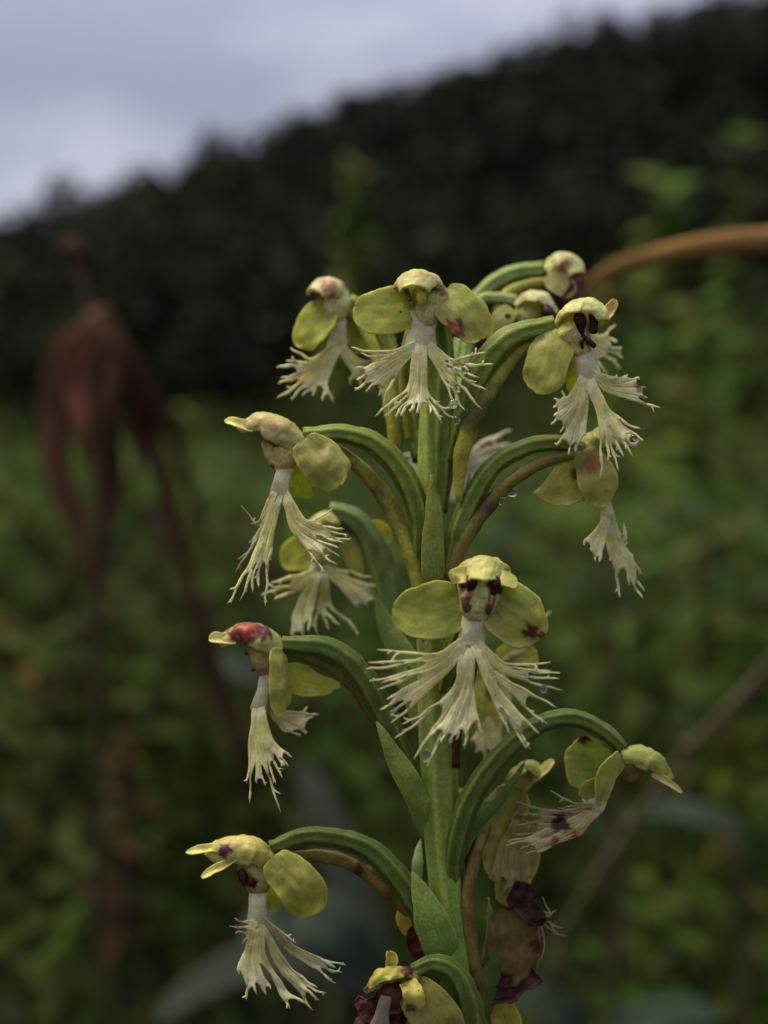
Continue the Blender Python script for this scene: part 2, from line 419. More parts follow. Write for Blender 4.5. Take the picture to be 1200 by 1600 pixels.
def strip(mb, pts, hw, c0, c1, th=4.0, arch=.3, nu=20, nv=11):
    """a strap: the claw of a lip, arched across"""
    SEED[0] += 1; sd_ = SEED[0]; sp = spline(pts, nu); ww = np.interp(np.linspace(0, len(hw) - 1, nu), range(len(hw)), hw); G, C = [], []
    for i in range(nu):
        T = nrm(sp[min(i + 1, nu - 1)] - sp[max(i - 1, 0)]); sdv = nrm(np.cross(T, (0, 0, 1.))); N = np.cross(sdv, T); N = N * (1 if N[2] > 0 else -1)
        row, rc = [], []
        for v in np.linspace(-1, 1, nv):
            p = sp[i] + sdv * v * ww[i] - N * arch * ww[i] * v * v; p = p + N * 1.2 * nz3(p, .07, sd_) + sdv * 1.2 * nz3(p, .05, sd_ + 2)
            row.append(p); rc.append(lerp(c0, c1, i / (nu - 1)))
        G.append(row); C.append(rc)
    grid_solid(mb, G, C, th)
def lip(f, claw, clawr, lobes, flat=.35, cc=(.81, .76, .51), c1=None):
    claw = [claw[0], claw[1], (claw[2][0], claw[2][1] - 2, claw[2][2] - 6)]
    mb = MB(); strip(mb, claw, [clawr[0] * .95, clawr[1] * 1.05, clawr[2] * 1.15], lerp(cc, FLESH, .2), c1 or cc)
    o = mb.build('lip', M_LIP, f)
    for k, (a, kw) in enumerate(lobes):
        mb = MB(); lobe(mb, *a, **kw); mb.build('lip_lobe', M_LIP, o)
    return o

# ------------------------------------------------------------------ terrain, meadow, wood
def hill_h(x, y):
    """flat meadow, then a wooded slope that climbs to the right"""
    t = np.clip((y - 44) / 46, 0, 1); t = t * t * (3 - 2 * t)
    top = np.clip(22.8 + np.where(x > 0, .20, .34) * x, 1.0, 60)
    q = np.clip((y - 3) / 30, 0, 1)
    return t * top + .03 * np.sin(x * .8) * np.cos(y * .6) * q + np.clip(.06 * x, -3, 6) * q * q * (3 - 2 * q)
xs = np.concatenate([np.linspace(-900, -120, 14), np.linspace(-110, 110, 60), np.linspace(120, 900, 14)])
ys = np.concatenate([np.linspace(-900, -20, 12), np.linspace(-10, 40, 24), np.linspace(42, 120, 34), np.linspace(140, 900, 12)])
mb = MB(True); X, Y = np.meshgrid(xs, ys, indexing='ij'); Z = hill_h(X, Y) 
vv = np.stack([X, Y, Z], -1).reshape(-1, 3); ny = len(ys)
ff = [(i * ny + j, (i + 1) * ny + j, (i + 1) * ny + j + 1, i * ny + j + 1) for i in range(len(xs) - 1) for j in range(ny - 1)]
mb.add(vv, ff, [(.03, .04, .015)] * len(vv))
g = mb.build('ground', M_SOIL); tag(g, 'dark meadow ground rising to a hill', kind='structure')

class NP:
    """bulk quads in metres"""
    def __init__(s): s.v = []; s.c = []; s.f = []; s.n = 0
    def quads(s, q, c):
        k = len(q); s.v.append(q.reshape(-1, 3)); s.c.append(np.repeat(c, q.shape[1], axis=0))
        m_ = q.shape[1]; s.f.append(np.arange(k * m_).reshape(k, m_) + s.n); s.n += k * m_
    def build(s, name, mat, parent=None, origin=None):
        v = np.vstack(s.v); c = np.vstack(s.c)
        o = ORI[parent.name] if parent is not None else (origin if origin is not None else Vector((0, 0, 0)))
        me = bpy.data.meshes.new(name); me.from_pydata((v - np.array(o)).tolist(), [], [r for a in s.f for r in a.tolist()]); me.update()
        at = me.color_attributes.new('Col', 'FLOAT_COLOR', 'POINT')
        at.data.foreach_set('color', np.hstack([c, np.ones((len(c), 1))]).astype('f').ravel())
        me.materials.append(mat); ob = bpy.data.objects.new(name, me); col.objects.link(ob)
        if parent is not None: ob.parent = parent
        else: ob.location = o
        ORI[ob.name] = Vector(o); return ob
rg = np.random.default_rng(11)
def unit(n):
    a = rg.normal(size=(n, 3)); return a / np.linalg.norm(a, axis=1, keepdims=True)

def cards(cen, size, c, lean=None):
    """leaf shaped four-point faces, randomly turned"""
    n = len(cen); a = unit(n) if lean is None else lean; b2 = unit(n); b2 -= a * (a * b2).sum(1, keepdims=True); b2 /= np.linalg.norm(b2, axis=1, keepdims=True)
    s_ = size[:, None]
    return np.stack([cen - a * s_, cen + b2 * s_ * .55, cen + a * s_, cen - b2 * s_ * .55], 1), c
# the wood: trunks and leafy crowns too many and too far to count
np_ = NP(); trees = []
for _ in range(2600):
    y = 43 + 62 * rg.random() ** 1.0; x = rg.uniform(-78, 78) 
    if abs(x) > 12 + y * .72: continue
    if all((x - a) ** 2 + (y - b3) ** 2 > 4.0 for a, b3, _h in trees): trees.append((x, y, rg.choice([10.0, 10.6, 11, 11.4, 12.0]) * rg.uniform(.95, 1.05) if y > 50 else rg.uniform(5, 10)))
for x, y, h in trees:
    z0 = float(hill_h(np.array(x), np.array(y))); nb = 7; tint = np.array([.017, .025, .011]) * rg.uniform(.7, 1.35) * np.array([rg.uniform(.85, 1.2), 1, rg.uniform(.8, 1.3)])
    tr_ = np.array([[[x - .14, y, z0 - .3], [x + .14, y, z0 - .3], [x + .06, y, z0 + h * .8], [x - .06, y, z0 + h * .8]], [[x, y - .14, z0 - .3], [x, y + .14, z0 - .3], [x, y + .06, z0 + h * .8], [x, y - .06, z0 + h * .8]]])
    np_.quads(tr_, np.array([[.03, .025, .02]] * 2))
    for k in range(nb):
        f = (k + .5) / nb; rr = h * (.21 * math.sin(math.pi * (.12 + .8 * f)) + .05)
        cx, cy = x + rg.normal() * h * .07, y + rg.normal() * h * .07
        m_ = 34; pts = unit(m_) * (rg.random((m_, 1)) ** .4) * np.array([rr, rr, h * .11]) + np.array([cx, cy, z0 + h * (.22 + .74 * f)])
        np_.quads(*cards(pts, rg.uniform(.28, .7, m_), tint * rg.uniform(.6, 1.4, (m_, 1))))
f_ = np_.build('forest', M_TREE); tag(f_, 'dark wooded hillside with a ragged tree line under the cloudy sky', 'forest', kind='stuff')

# bushes and saplings along the wood's edge
np_ = NP()
for _ in range(260):
    y = rg.uniform(9, 44); x = rg.uniform(-.55, .55) * y + rg.uniform(-2, 2); side = np.clip(x / y * 1.6 + .65, .45, 1.2)
    h = rg.uniform(.5, 2.6) * (.35 + side) * min(1, y / 30 + .15); z0 = float(hill_h(np.array(x), np.array(y))); m_ = 90; rr = h * rg.uniform(.3, .5)
    t_ = rg.random((m_, 1)); pts = np.stack([x + rg.normal(size=m_) * rr * .6, y + rg.normal(size=m_) * rr * .6, z0 + h * rg.random(m_) ** .8], 1)
    np_.quads(*cards(pts, rg.uniform(.04, .13, m_) * (.6 + h * .3), np.array([.04, .06, .013]) * rg.uniform(.5, 1.6) * rg.uniform(.6, 1.3, (m_, 1))))
bo = np_.build('thicket', M_BG); tag(bo, 'dim green undergrowth merging meadow into the wood', 'undergrowth', kind='stuff')

# meadow plants: a continuous mass of blades and small leaves
np_ = NP()
def meadow(n, d0, d1, hmin, hmax, ls, wd, a0=-R(38), a1=R(38)):
    d = np.exp(rg.uniform(math.log(d0), math.log(d1), n)); az = rg.uniform(a0, a1, n)
    if a0 < -1: x, d = d * np.sin(az), d * np.cos(az)
    else: x = d * np.tan(az)
    patch = np.array([noise.noise(Vector((a * 2.2 / (1 + .25 * abs(b4)), b4 * 2.2 / (1 + .25 * abs(b4)), 3.3))) for a, b4 in zip(x, d)])
    z = hill_h(x, d) + rg.uniform(hmin, hmax, n) + .05 * patch * np.minimum(1, np.abs(d) / 3); 
    base = np.array([.075, .122, .024]); olive = np.array([.095, .105, .028]); brown = np.array([.10, .065, .038]); blue = np.array([.062, .10, .048])
    k = rg.random((n, 1)); c = np.where(k < .60, base, np.where(k < .80, olive, np.where(k < .97, blue, brown * .6)))
    c = c * rg.uniform(.7, 1.12, (n, 1)) * (1 + .5 * patch[:, None])
    c = np.where((patch[:, None] < -.22) & (rg.random((n, 1)) < .3), brown * .45, c)
    a = unit(n); a[:, 2] = np.abs(a[:, 2]) * .7 + .1; a /= np.linalg.norm(a, axis=1, keepdims=True)
    cen = np.stack([x, d, z], 1); sz = rg.uniform(.5, 1.2, n) * ls * (1 + .0 * d)
    np_.quads(*cards(cen, sz, c, a))
meadow(7000, .42, 1.1, .02, .37, .015, 1)
meadow(10000, 1.0, 3.5, .02, .38, .022, 1)
meadow(16000, 3.0, 12, .02, .42, .045, 1)
meadow(16000, 10, 46, .02, .42, .10, 1)
for a0_, a1_ in ((R(42), R(150)), (-R(150), -R(42))):  # meadow out of view on both sides, added to shade the lower flowers
    d_n = 4500; dd = np.exp(rg.uniform(math.log(.16), math.log(2.5), d_n)); aa = rg.uniform(a0_, a1_, d_n)
    cen = np.stack([dd * np.sin(aa), .06 + dd * np.cos(aa), rg.uniform(.02, .40, d_n)], 1); lean = unit(d_n); lean[:, 2] = np.abs(lean[:, 2]) + .2; lean /= np.linalg.norm(lean, axis=1, keepdims=True)
    np_.quads(*cards(cen, rg.uniform(.01, .028, d_n), np.array([.09, .125, .018]) * rg.uniform(.6, 1.2, (d_n, 1)), lean))
n = 8000; d = np.exp(rg.uniform(math.log(.75), math.log(9), n)); az = rg.uniform(-R(38), R(38), n); x = d * np.tan(az)
h = rg.uniform(.12, .41, n); le = rg.normal(size=(n, 2)) * .10; wd = rg.uniform(.0015, .004, n); pa = rg.uniform(0, 6.28, n)
b0 = np.stack([x, d, 0 * x], 1); t0 = b0 + np.stack([le[:, 0], le[:, 1], h], 1); md = b0 * .45 + t0 * .55 + np.stack([0 * x, 0 * x, h * .12], 1); sdv = np.stack([np.cos(pa), np.sin(pa), 0 * pa], 1) * wd[:, None]
gc = np.array([.06, .095, .025]) * rg.uniform(.5, 1.4, (n, 1))
np_.quads(np.stack([b0 - sdv, b0 + sdv, md + sdv * .8, md - sdv * .8], 1), gc); np_.quads(np.stack([md - sdv * .8, md + sdv * .8, t0 + sdv * .1, t0 - sdv * .1], 1), gc)
mo = np_.build('meadow_growth', M_BG); tag(mo, 'blurred green meadow grass and low herbs below the wood', 'meadow', kind='stuff')

# ------------------------------------------------------------------ blurred plants one can tell apart
def wtube(pts, rad, c0, c1=None, n=20, sides=8, **k):
    mb = MB(True); tube(mb, [tuple(p) for p in pts], rad, c0, c1, sides=sides, n=n, **k); return mb
def wleaf(mid, hw, n, c0, c1, tip='point', cup=.2, ruf=.0, um=.45, wb=.2, th=.0004):
    mb = MB(True); petal(mb, [tuple(p) for p in mid], hw, tuple(n), um=um, wb=wb, tip=tip, cup=cup, ruffle=0, th=th, c0=c0, c1=c1, edge=c1, nu=10, nv=5, veins=0); return mb
def ground_of(p): return Vector((p.x, p.y, 0))

# withered brown plant, left
D = .23
KD = .23 / .19
root = Q(170, 1700, D); dp = empty('dead_plant', ground_of(root)); tag(dp, 'withered brown dead plant with drooping leaves at the left, out of focus', 'dead plant')
top = [Q(175, 2300, D), Q(160, 1700, D), Q(150, 1000, D), Q(158, 760, D), Q(146, 520, D), Q(125, 440, D), Q(112, 395, D)]
wtube(top, [.0007, .0007, .0007, .0010, .0013, .0012, .0010], (.03, .028, .016), (.075, .04, .028)).build('stalk', M_DEAD, dp)
wtube([Q(92, 402, D), Q(112, 388, D), Q(134, 404, D)], [.0012, .0028, .0012], (.06, .03, .02)).build('seed_head', M_DEAD, dp)
wtube([Q(136, 488, D), Q(152, 500, D), Q(176, 518, D)], [.001, .0050, .001], (.12, .06, .036)).build('seed_head', M_DEAD, dp)
gd = random.Random(5)
strips = [([(146, 500, 0), (86, 552, .01), (72, 640, .012), (92, 760, .008), (128, 860, .0), (148, 960, 0)], .0026, .6),
          ([(146, 500, 0), (108, 545, .0), (92, 640, .0), (104, 740, 0), (140, 830, 0), (150, 900, 0)], .0018, 1.0),
          ([(150, 505, -.006), (122, 590, -.008), (126, 680, -.01), (140, 740, -.006)], .0026, 1.9),
          ([(150, 505, .006), (150, 600, .008), (166, 700, .008), (160, 820, .004), (152, 940, 0)], .0030, .55),
          ([(155, 500, -.002), (172, 570, -.004), (160, 660, -.006), (182, 740, 0), (172, 830, 0)], .0018, .9),
          ([(155, 500, -.002), (186, 560, -.004), (206, 650, -.004), (210, 730, 0), (190, 790, 0)], .0020, .75),
          ([(160, 490, 0), (200, 565, .0), (240, 700, .004), (262, 800, .006), (300, 930, .008), (338, 1060, .012)], .0026, .95),
          ([(160, 490, 0), (214, 600, .0), (256, 740, .004), (286, 860, .008)], .0016, .6),
          ([(165, 498, .006), (215, 580, .008), (232, 660, .01), (220, 720, .01)], .0018, .6),
          ([(170, 500, .02), (240, 610, .03), (296, 770, .038), (352, 910, .04)], .0018, .45),
          ([(300, 930, .012), (345, 1080, .015), (392, 1220, .015), (425, 1310, .015)], .0020, .5)]
for pts, hw, k in strips:
    c = tuple(v * k for v in (.085, .034, .020)); hw *= 1.15
    pp = [Q(a + gd.uniform(-7, 7), b5, D + z + gd.uniform(-.004, .004)) for a, b5, z in pts]
    mb = MB(True); petal(mb, [tuple(p) for p in pp], hw, ((gd.uniform(-.6, .6), -.9, .2), (gd.uniform(-1, 1), -.7, .2)), um=.35, wb=.4, tip='point', cup=gd.uniform(-.6, .6), ruffle=0, th=.0004, c0=c, c1=lerp(c, (.03, .014, .01), .4), edge=c, nu=14, nv=5, veins=0)
    mb.build('withered_leaf', M_DEAD, dp)

# arched rusty stalk, right
D = .135
ar = [Q(912, 456, D + .012), Q(960, 420, D + .006), Q(1040, 396, D), Q(1120, 382, D - .002), Q(1210, 376, D - .004), Q(1290, 390, D - .004), Q(1330, 425, D - .003), Q(1375, 490, D - .002), Q(1405, 580, D), Q(1430, 740, D), Q(1442, 960, D), Q(1450, 1300, D), Q(1460, 3000, D), ground_of(Q(1460, 3000, D))]
o = wtube(ar, [.0010, .0021, .0028, .0031, .0032, .0032, .0030, .0027, .0023, .0022, .0021, .002, .0021, .0022], (.26, .15, .045), (.32, .13, .055), n=140, sides=12, flat=.6, fdir=(0, 1, 0)).build('arched_stalk', M_DEAD, None, ground_of(ar[-1]))
tag(o, 'arched rusty orange stalk leaning in from the right edge behind the orchid', 'stalk')
# twig, lower right
D = .22
tw = [Q(1330, 870, D - .02), Q(1200, 1040, D), Q(1080, 1165, D + .005), Q(985, 1290, D + .012), Q(900, 1420, D + .018), Q(850, 1560, D + .022), Q(790, 2000, D + .03), ground_of(Q(780, 2400, D + .03))]
o = empty('dry_twig', ground_of(tw[-1])); tag(o, 'thin purplish brown twig slanting across the lower right behind the orchid', 'twig')
wtube(tw, [.0010, .0010, .0009, .0009, .0010, .0010, .0011, .0012], (.10, .075, .05), (.08, .07, .042), n=40).build('stem', M_DEAD, o)
for q in ((1075, 1168, D + .005), (985, 1290, D + .012)):
    p = Q(*q); wtube([p - RT * .0012 + UP * .0014, p, p + RT * .0012 - UP * .0014], [.0009, .0015, .0009], (.12, .08, .055), n=8).build('node', M_DEAD, o)
o = wtube([ground_of(Q(1150, 2400, .3)), Q(1165, 1600, .3), Q(1170, 1440, .3), Q(1150, 1340, .3), Q(1130, 1295, .3)], [.002, .002, .002, .0018, .0012], (.07, .05, .032)).build('withered_stem', M_DEAD, None, ground_of(Q(1150, 2400, .3)))
tag(o, 'faint brown bent stem low at the right below the slanting twig', 'stem')
o = wtube([ground_of(Q(960, 3000, .32)), Q(960, 1300, .32), Q(958, 1000, .32), Q(950, 860, .32)], [.002, .002, .002, .0014], (.05, .03, .022)).build('withered_stem', M_DEAD, None, ground_of(Q(960, 3000, .32)))
tag(o, 'dim upright brown stem behind the right hand hanging flower lip', 'stem')

# broad grey green leaves near the ground
def broad(label, leaves, D):
    a = leaves[0][0][0]; bse = ground_of(Q(a[0], a[1], D + a[2])); o = empty('broad_leaved_herb', bse); tag(o, label, 'herb', 'pale broad leaved herbs low in the meadow')
    wtube([bse, bse + Vector((.0, 0, .05)), Q(a[0], a[1], D + a[2])], [.002, .002, .0012], (.05, .07, .03)).build('stem', M_BG, o)
    for pts, hw, c in leaves:
        wleaf([Q(x_, y_, D + z_) for x_, y_, z_ in pts], hw, (0, -.65, .75), c, c, tip='round', um=.5).build('leaf', M_BG, o)
GB = (.055, .068, .052)
broad('pale grey green broad leaves blurred behind the lowest left flower', [([(600, 1560, .03), (470, 1490, .01), (330, 1530, 0), (240, 1600, -.01)], .0065, GB), ([(600, 1560, .03), (560, 1420, .04), (500, 1260, .05), (470, 1190, .055)], .0075, GB), ([(600, 1560, .03), (520, 1450, .02), (440, 1440, .02), (380, 1470, .01)], .010, lerp(GB, (.05, .08, .05), .5))], .28)
broad('small pale leaf blurred left of the red hooded flower', [([(440, 1080, .01), (400, 1055, 0), (360, 1040, 0), (330, 1030, 0)], .005, GB)], .28)
broad('pale grey green leaf blurred right of the lower right flower', [([(1160, 1300, .01), (1110, 1280, 0), (1050, 1265, 0), (1000, 1270, 0)], .0045, lerp(GB, (.05, .09, .06), .3))], .30)
broad('pale leaves blurred at the bottom edge right of the orchid stem', [([(930, 1640, .01), (880, 1590, 0), (830, 1560, 0), (780, 1545, 0)], .006, lerp(GB, (.04, .07, .045), .5)), ([(930, 1640, .01), (990, 1600, 0), (1060, 1580, 0), (1130, 1590, 0)], .005, lerp(GB, (.04, .07, .045), .7))], .28)

# leafy weeds standing out of the meadow
def weed(label, x, ytop, ybot, D, spread, nl, lw, c, seed, droop=.2, name='leafy_weed'):
    g_ = random.Random(seed); tp = Q(x, ytop, D); bt = Q(x + g_.uniform(-20, 20), ybot, D); bse = ground_of(bt)
    o = empty(name, bse); tag(o, label, 'weed', 'leafy weeds standing out of the meadow')
    wtube([bse, bt, (bt + tp) / 2 + Vector((g_.uniform(-.01, .01), 0, 0)), tp], [.0025, .002, .0016, .0006], lerp(c, (.06, .05, .03), .4)).build('stem', M_BG, o)
    px = D / FPX; nl = int(nl * 2.3); lw *= .40
    for k in range(nl):
        f = (k + .5) / nl; p = bt * (1 - f) + tp * f; a = k * 2.4 + g_.uniform(-.6, .6); ln = spread * px * (1.05 - .55 * f) * g_.uniform(.75, 1.2)
        dr = Vector((math.cos(a), math.sin(a), 0)); e = p + dr * ln + Vector((0, 0, ln * g_.uniform(-droop, .55)))
        cc = tuple(v * g_.uniform(.75, 1.3) for v in c)
        wleaf([p, p * .6 + e * .4 + Vector((0, 0, ln * .12)), e], lw * px, Vector((g_.uniform(-.3, .3), -.5, .8)), cc, cc).build('leaf', M_BG, o)
G1, G2, G3 = (.085, .115, .018), (.065, .095, .016), (.10, .12, .03)
weed('slim green sprig rising against the dark wood above the orchid', 558, 255, 640, .9, 60, 22, 46, (.12, .18, .03), 1)
weed('tall leafy weed in front of the wood near the upper right corner', 1040, 285, 800, .8, 115, 16, 52, (.10, .15, .025), 2)
weed('leafy weed cut by the right edge above the rusty stalk', 1160, 205, 800, 1.0, 85, 16, 46, (.075, .105, .02), 3)
weed('leafy weed just right of the topmost flowers below the rusty stalk', 975, 400, 900, .7, 100, 13, 52, (.085, .13, .02), 4)
weed('bright green weed with pointed leaves at the right edge, middle height', 1090, 470, 1000, .65, 125, 14, 50, (.10, .14, .025), 5)
weed('green weed at the right edge behind the slanting twig', 1175, 820, 1300, .55, 110, 10, 30, G2, 6)
weed('green weed behind the hanging lip of the right flower', 1010, 850, 1250, .6, 100, 10, 28, G1, 7)
weed('bright green weed low at the right edge under the twig', 1150, 1130, 1600, .45, 130, 11, 34, G1, 8)
weed('green weed low between the orchid and the right edge', 1020, 1380, 1800, .40, 130, 10, 34, G2, 9)
weed('small weed against the wood right of the withered plant', 295, 640, 900, .7, 60, 8, 22, G1, 10)
weed('bright green weed at the left edge beside the withered plant', 30, 750, 1150, .6, 120, 12, 30, G1, 11)
weed('green weed between the withered plant and the red hooded flower', 245, 930, 1400, .5, 120, 12, 30, G2, 12)
weed('green weed at the left edge below the withered plant', 60, 1000, 1500, .45, 140, 12, 34, G3, 13)
weed('dark green weed in the lower left corner', 110, 1330, 1800, .40, 130, 10, 34, (.06, .09, .018), 14)
weed('dim green weed behind the lowest left flower', 260, 1260, 1700, .45, 110, 10, 30, (.07, .10, .02), 15)
weed('green weed behind the hanging left flowers', 330, 1080, 1500, .5, 90, 10, 26, G2, 16)
weed('reddish brown withered weed in the lower left meadow', 190, 1150, 1500, .42, 80, 9, 30, (.075, .045, .028), 17)
weed('brownish weed at the right between two green ones', 1100, 870, 1250, .5, 70, 8, 26, (.075, .05, .026), 18)

# ------------------------------------------------------------------ the orchid: stem, bracts
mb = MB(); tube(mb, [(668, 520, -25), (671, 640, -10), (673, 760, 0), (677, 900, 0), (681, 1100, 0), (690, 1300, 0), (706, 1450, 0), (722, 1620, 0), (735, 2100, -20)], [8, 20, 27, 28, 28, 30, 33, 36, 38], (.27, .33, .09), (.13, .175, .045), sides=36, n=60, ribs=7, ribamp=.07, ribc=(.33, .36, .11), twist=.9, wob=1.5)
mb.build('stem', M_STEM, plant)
mb = MB(True); b0 = P((735, 2090, -20)); tube(mb, [tuple(b0 + Vector((0, 0, .002))), (b0.x + .002, b0.y, .2), (ORI[plant.name].x, ORI[plant.name].y, 0)], [.0019, .0022, .0026], (.085, .145, .04), sides=16, n=12)
mb.build('lower_stem', M_STEM, plant)
for a in (0.4, 2.2, 4.4):
    mb = MB(True); b1 = ORI[plant.name]; d_ = Vector((math.cos(a), math.sin(a), 0))
    petal(mb, [tuple(b1 + Vector((0, 0, .06))), tuple(b1 + d_ * .03 + Vector((0, 0, .11))), tuple(b1 + d_ * .07 + Vector((0, 0, .13)))], .011, (-d_.x * .3, -d_.y * .3, 1), tip='point', cup=.3, ruffle=0, th=.0005, c0=(.06, .11, .03), c1=(.07, .13, .035), edge=(.07, .13, .035))
    mb.build('leaf', M_BRACT, plant)
def bract(mid, hw, n, c0=(.15, .18, .045), c1=(.19, .21, .055), tip='point', cup=-.35, edge=(.28, .30, .09), um=.4, wb=.6, st=(), label=None):
    mb = MB(); petal(mb, mid, hw, n, um=um, wb=wb, tip=tip, cup=cup, ruffle=1.0, th=3.5, c0=c0, c1=c1, edge=edge, stains=st); o = mb.build('bract', M_BRACT, plant)
    return o
bract([(674, 960, 6), (676, 900, 34), (677, 830, 40), (674, 742, 36)], 17, (.2, 0, 1), um=.5)
bract([(676, 1310, 4), (648, 1240, 34), (618, 1185, 36), (589, 1128, 30)], 18, (.1, .1, 1), um=.45)
bract([(708, 1545, 6), (690, 1480, 42), (668, 1420, 48), (644, 1362, 44)], 28, (.15, .1, 1), um=.5, c0=(.12, .18, .045), c1=(.17, .22, .06))
bract([(712, 1350, 10), (745, 1290, 20), (788, 1243, 24), (824, 1184, 20)], 10, (.2, .2, 1), um=.4, c0=(.06, .11, .03), c1=(.075, .13, .035))
bract([(650, 1390, -6), (651, 1350, -4), (658, 1310, -8)], 9, (-.6, 0, 1), um=.4, c0=(.2, .26, .12), c1=(.24, .3, .14))
bract([(690, 1290, -60), (702, 1250, -70), (722, 1240, -75), (738, 1252, -80)], 11, (0, -.4, 1), um=.5, c0=(.12, .2, .08), c1=(.16, .24, .10))
bract([(665, 900, -15), (652, 840, -20), (640, 780, -20), (634, 740, -20)], 14, (-.3, 0, 1), um=.4, c0=(.10, .16, .045))
bract([(692, 900, -15), (712, 840, -25), (726, 790, -30), (734, 740, -32)], 12, (.3, 0, 1), um=.4, c0=(.12, .18, .05))
bract([(742, 1650, 16), (760, 1560, 20), (772, 1470, 20), (762, 1400, 14)], 18, (.4, 0, 1), um=.5, c0=(.05, .085, .025), c1=(.06, .09, .03))
bract([(655, 1130, -30), (635, 1040, -55), (605, 980, -75), (582, 920, -85)], 18, (-.2, 0, 1), um=.45, c0=(.09, .13, .04), c1=(.11, .15, .05))

# ---- F1: top flower facing the camera
f = flower((668, 470, 40), 'topmost front facing flower with a rust stained right sepal')
ovary(f, [(684, 800, 4), (692, 700, 6), (694, 600, -6), (690, 520, -14), (676, 462, 10)], [14, 18, 19, 15, 11])
spur(f, [(672, 475, 18), (640, 520, -20), (632, 600, -26), (640, 690, -24)], [6, 8, 9, 6], (.30, .27, .07))
h = hood(f, [(676, 462, 5), (660, 428, 26), (650, 424, 55), (644, 446, 80)], [18, 38, 38, 22], (0.05, 1, 0), arc=88, depth=.75, c0=(.46, .42, .20), c1=(.50, .46, .20))
c = column(f, [(672, 440, 18), (672, 465, 32), (668, 492, 42), (662, 512, 46)], [26, 31, 22, 15], (.44, .33, .17), (.50, .44, .30), stains=[((637, 478, 0), 16, (.28, .15, .05)), ((688, 452, 0), 12, (.2, .09, .04)), ((690, 490, 0), 10, (.35, .2, .12))])
mb = MB(); tube(mb, [(658, 452, 62), (658, 464, 68), (660, 476, 66)], [7, 9, 6], (.52, .46, .06), sides=10, n=8, wob=1); mb.build('stigma', M_COLUMN, c)
mb = MB(); tube(mb, [(635, 452, 55), (640, 470, 62)], [4, 3], (.2, .10, .04), sides=8, n=6); mb.build('anther', M_DARK, c)
sepal(f, [(648, 478, 34), (618, 484, 44), (585, 486, 48), (554, 478, 44)], 38, (-.15, -.2, 1), um=.48, wb=.55, c0=(.33, .35, .08), c1=(.38, .39, .11))
sepal(f, [(690, 458, 36), (712, 478, 46), (736, 502, 50), (752, 530, 44)], 38, (.2, -.15, 1), um=.55, wb=.6, c0=(.36, .36, .12), c1=(.37, .37, .12), stains=[((710, 514, 0), 19, RUST, (.10, .02, .015))])
lip(f, [(662, 486, 46), (660, 512, 52), (657, 545, 58)], [25, 19, 21], [
    (((648, 542, 58), 16, (618, 562, 72), [(552, 544, 90), (566, 556, 92), (553, 578, 96), (556, 595, 98), (553, 612, 96), (570, 612, 92), (590, 616, 88), (597, 634, 80)]), dict(split=[.55, .6, .8, .82, .82, .8, .62], seed=11, r=4.0, forks=.4)),
    (((656, 545, 60), 22, (652, 612, 76), [(587, 650, 92), (600, 653, 92), (617, 653, 92), (629, 650, 94), (640, 646, 94), (650, 646, 95), (672, 644, 92), (692, 662, 90), (713, 654, 86)]), dict(cwid=34, split=[.62, .66, .8, .86, .86, .82, .72, .66], seed=12, r=4.2)),
    (((670, 542, 58), 16, (700, 575, 72), [(712, 638, 84), (724, 642, 86), (754, 636, 90), (760, 610, 92), (748, 590, 92), (772, 566, 92), (758, 552, 90)]), dict(split=[.5, .62, .62, .6, .42, .6], seed=13, r=4.4))])

# ---- F2: behind, top left
f = flower((530, 478, -110), 'softly blurred flower left of the topmost one, turned to the left')
ovary(f, [(658, 720, -60), (636, 640, -90), (612, 560, -110), (585, 495, -118), (545, 470, -112)], [12, 14, 15, 14, 11])
spur(f, [(528, 480, -108), (560, 500, -100), (590, 560, -80), (612, 640, -50), (617, 722, -40)], [8, 11, 12, 12, 8], (.30, .29, .07), (.36, .30, .06))
h = hood(f, [(548, 468, -112), (530, 440, -105), (508, 434, -90), (488, 452, -70)], [18, 28, 27, 14], (0, 1, -.1), arc=100, depth=.8, c0=(.48, .44, .24), c1=(.52, .46, .28), stains=[((512, 448, 0), 13, (.4, .22, .14))])
column(f, [(530, 455, -100), (526, 480, -92), (526, 505, -88)], [20, 22, 14], FLESH, (.5, .46, .34))
sepal(f, [(514, 474, -88), (498, 498, -80), (482, 522, -78), (470, 545, -80)], 30, (-.6, .1, .8), um=.5, wb=.5, c0=(.35, .37, .07), c1=(.38, .38, .08))
sepal(f, [(540, 486, -112), (552, 508, -116), (560, 530, -116), (562, 552, -116)], 22, (.3, 0, 1), um=.55, c0=(.30, .33, .10))
lip(f, [(527, 498, -88), (528, 522, -84), (527, 546, -82)], [14, 11, 14], [
    (((520, 545, -82), 14, (490, 572, -72), [(458, 543, -50), (446, 562, -52), (432, 574, -52), (440, 590, -56), (434, 600, -60), (431, 622, -60)]), dict(split=[.6, .62, .75, .72, .7], seed=21, r=4.5)),
    (((525, 547, -80), 14, (500, 590, -70), [(455, 628, -62), (472, 618, -60), (490, 620, -60), (505, 625, -60), (519, 628, -60)]), dict(split=.85, seed=22, r=4.5)),
    (((535, 546, -82), 14, (560, 575, -86), [(548, 600, -90), (562, 606, -95), (580, 596, -100), (592, 572, -104), (596, 556, -104)]), dict(split=.72, seed=23, r=4.5))])

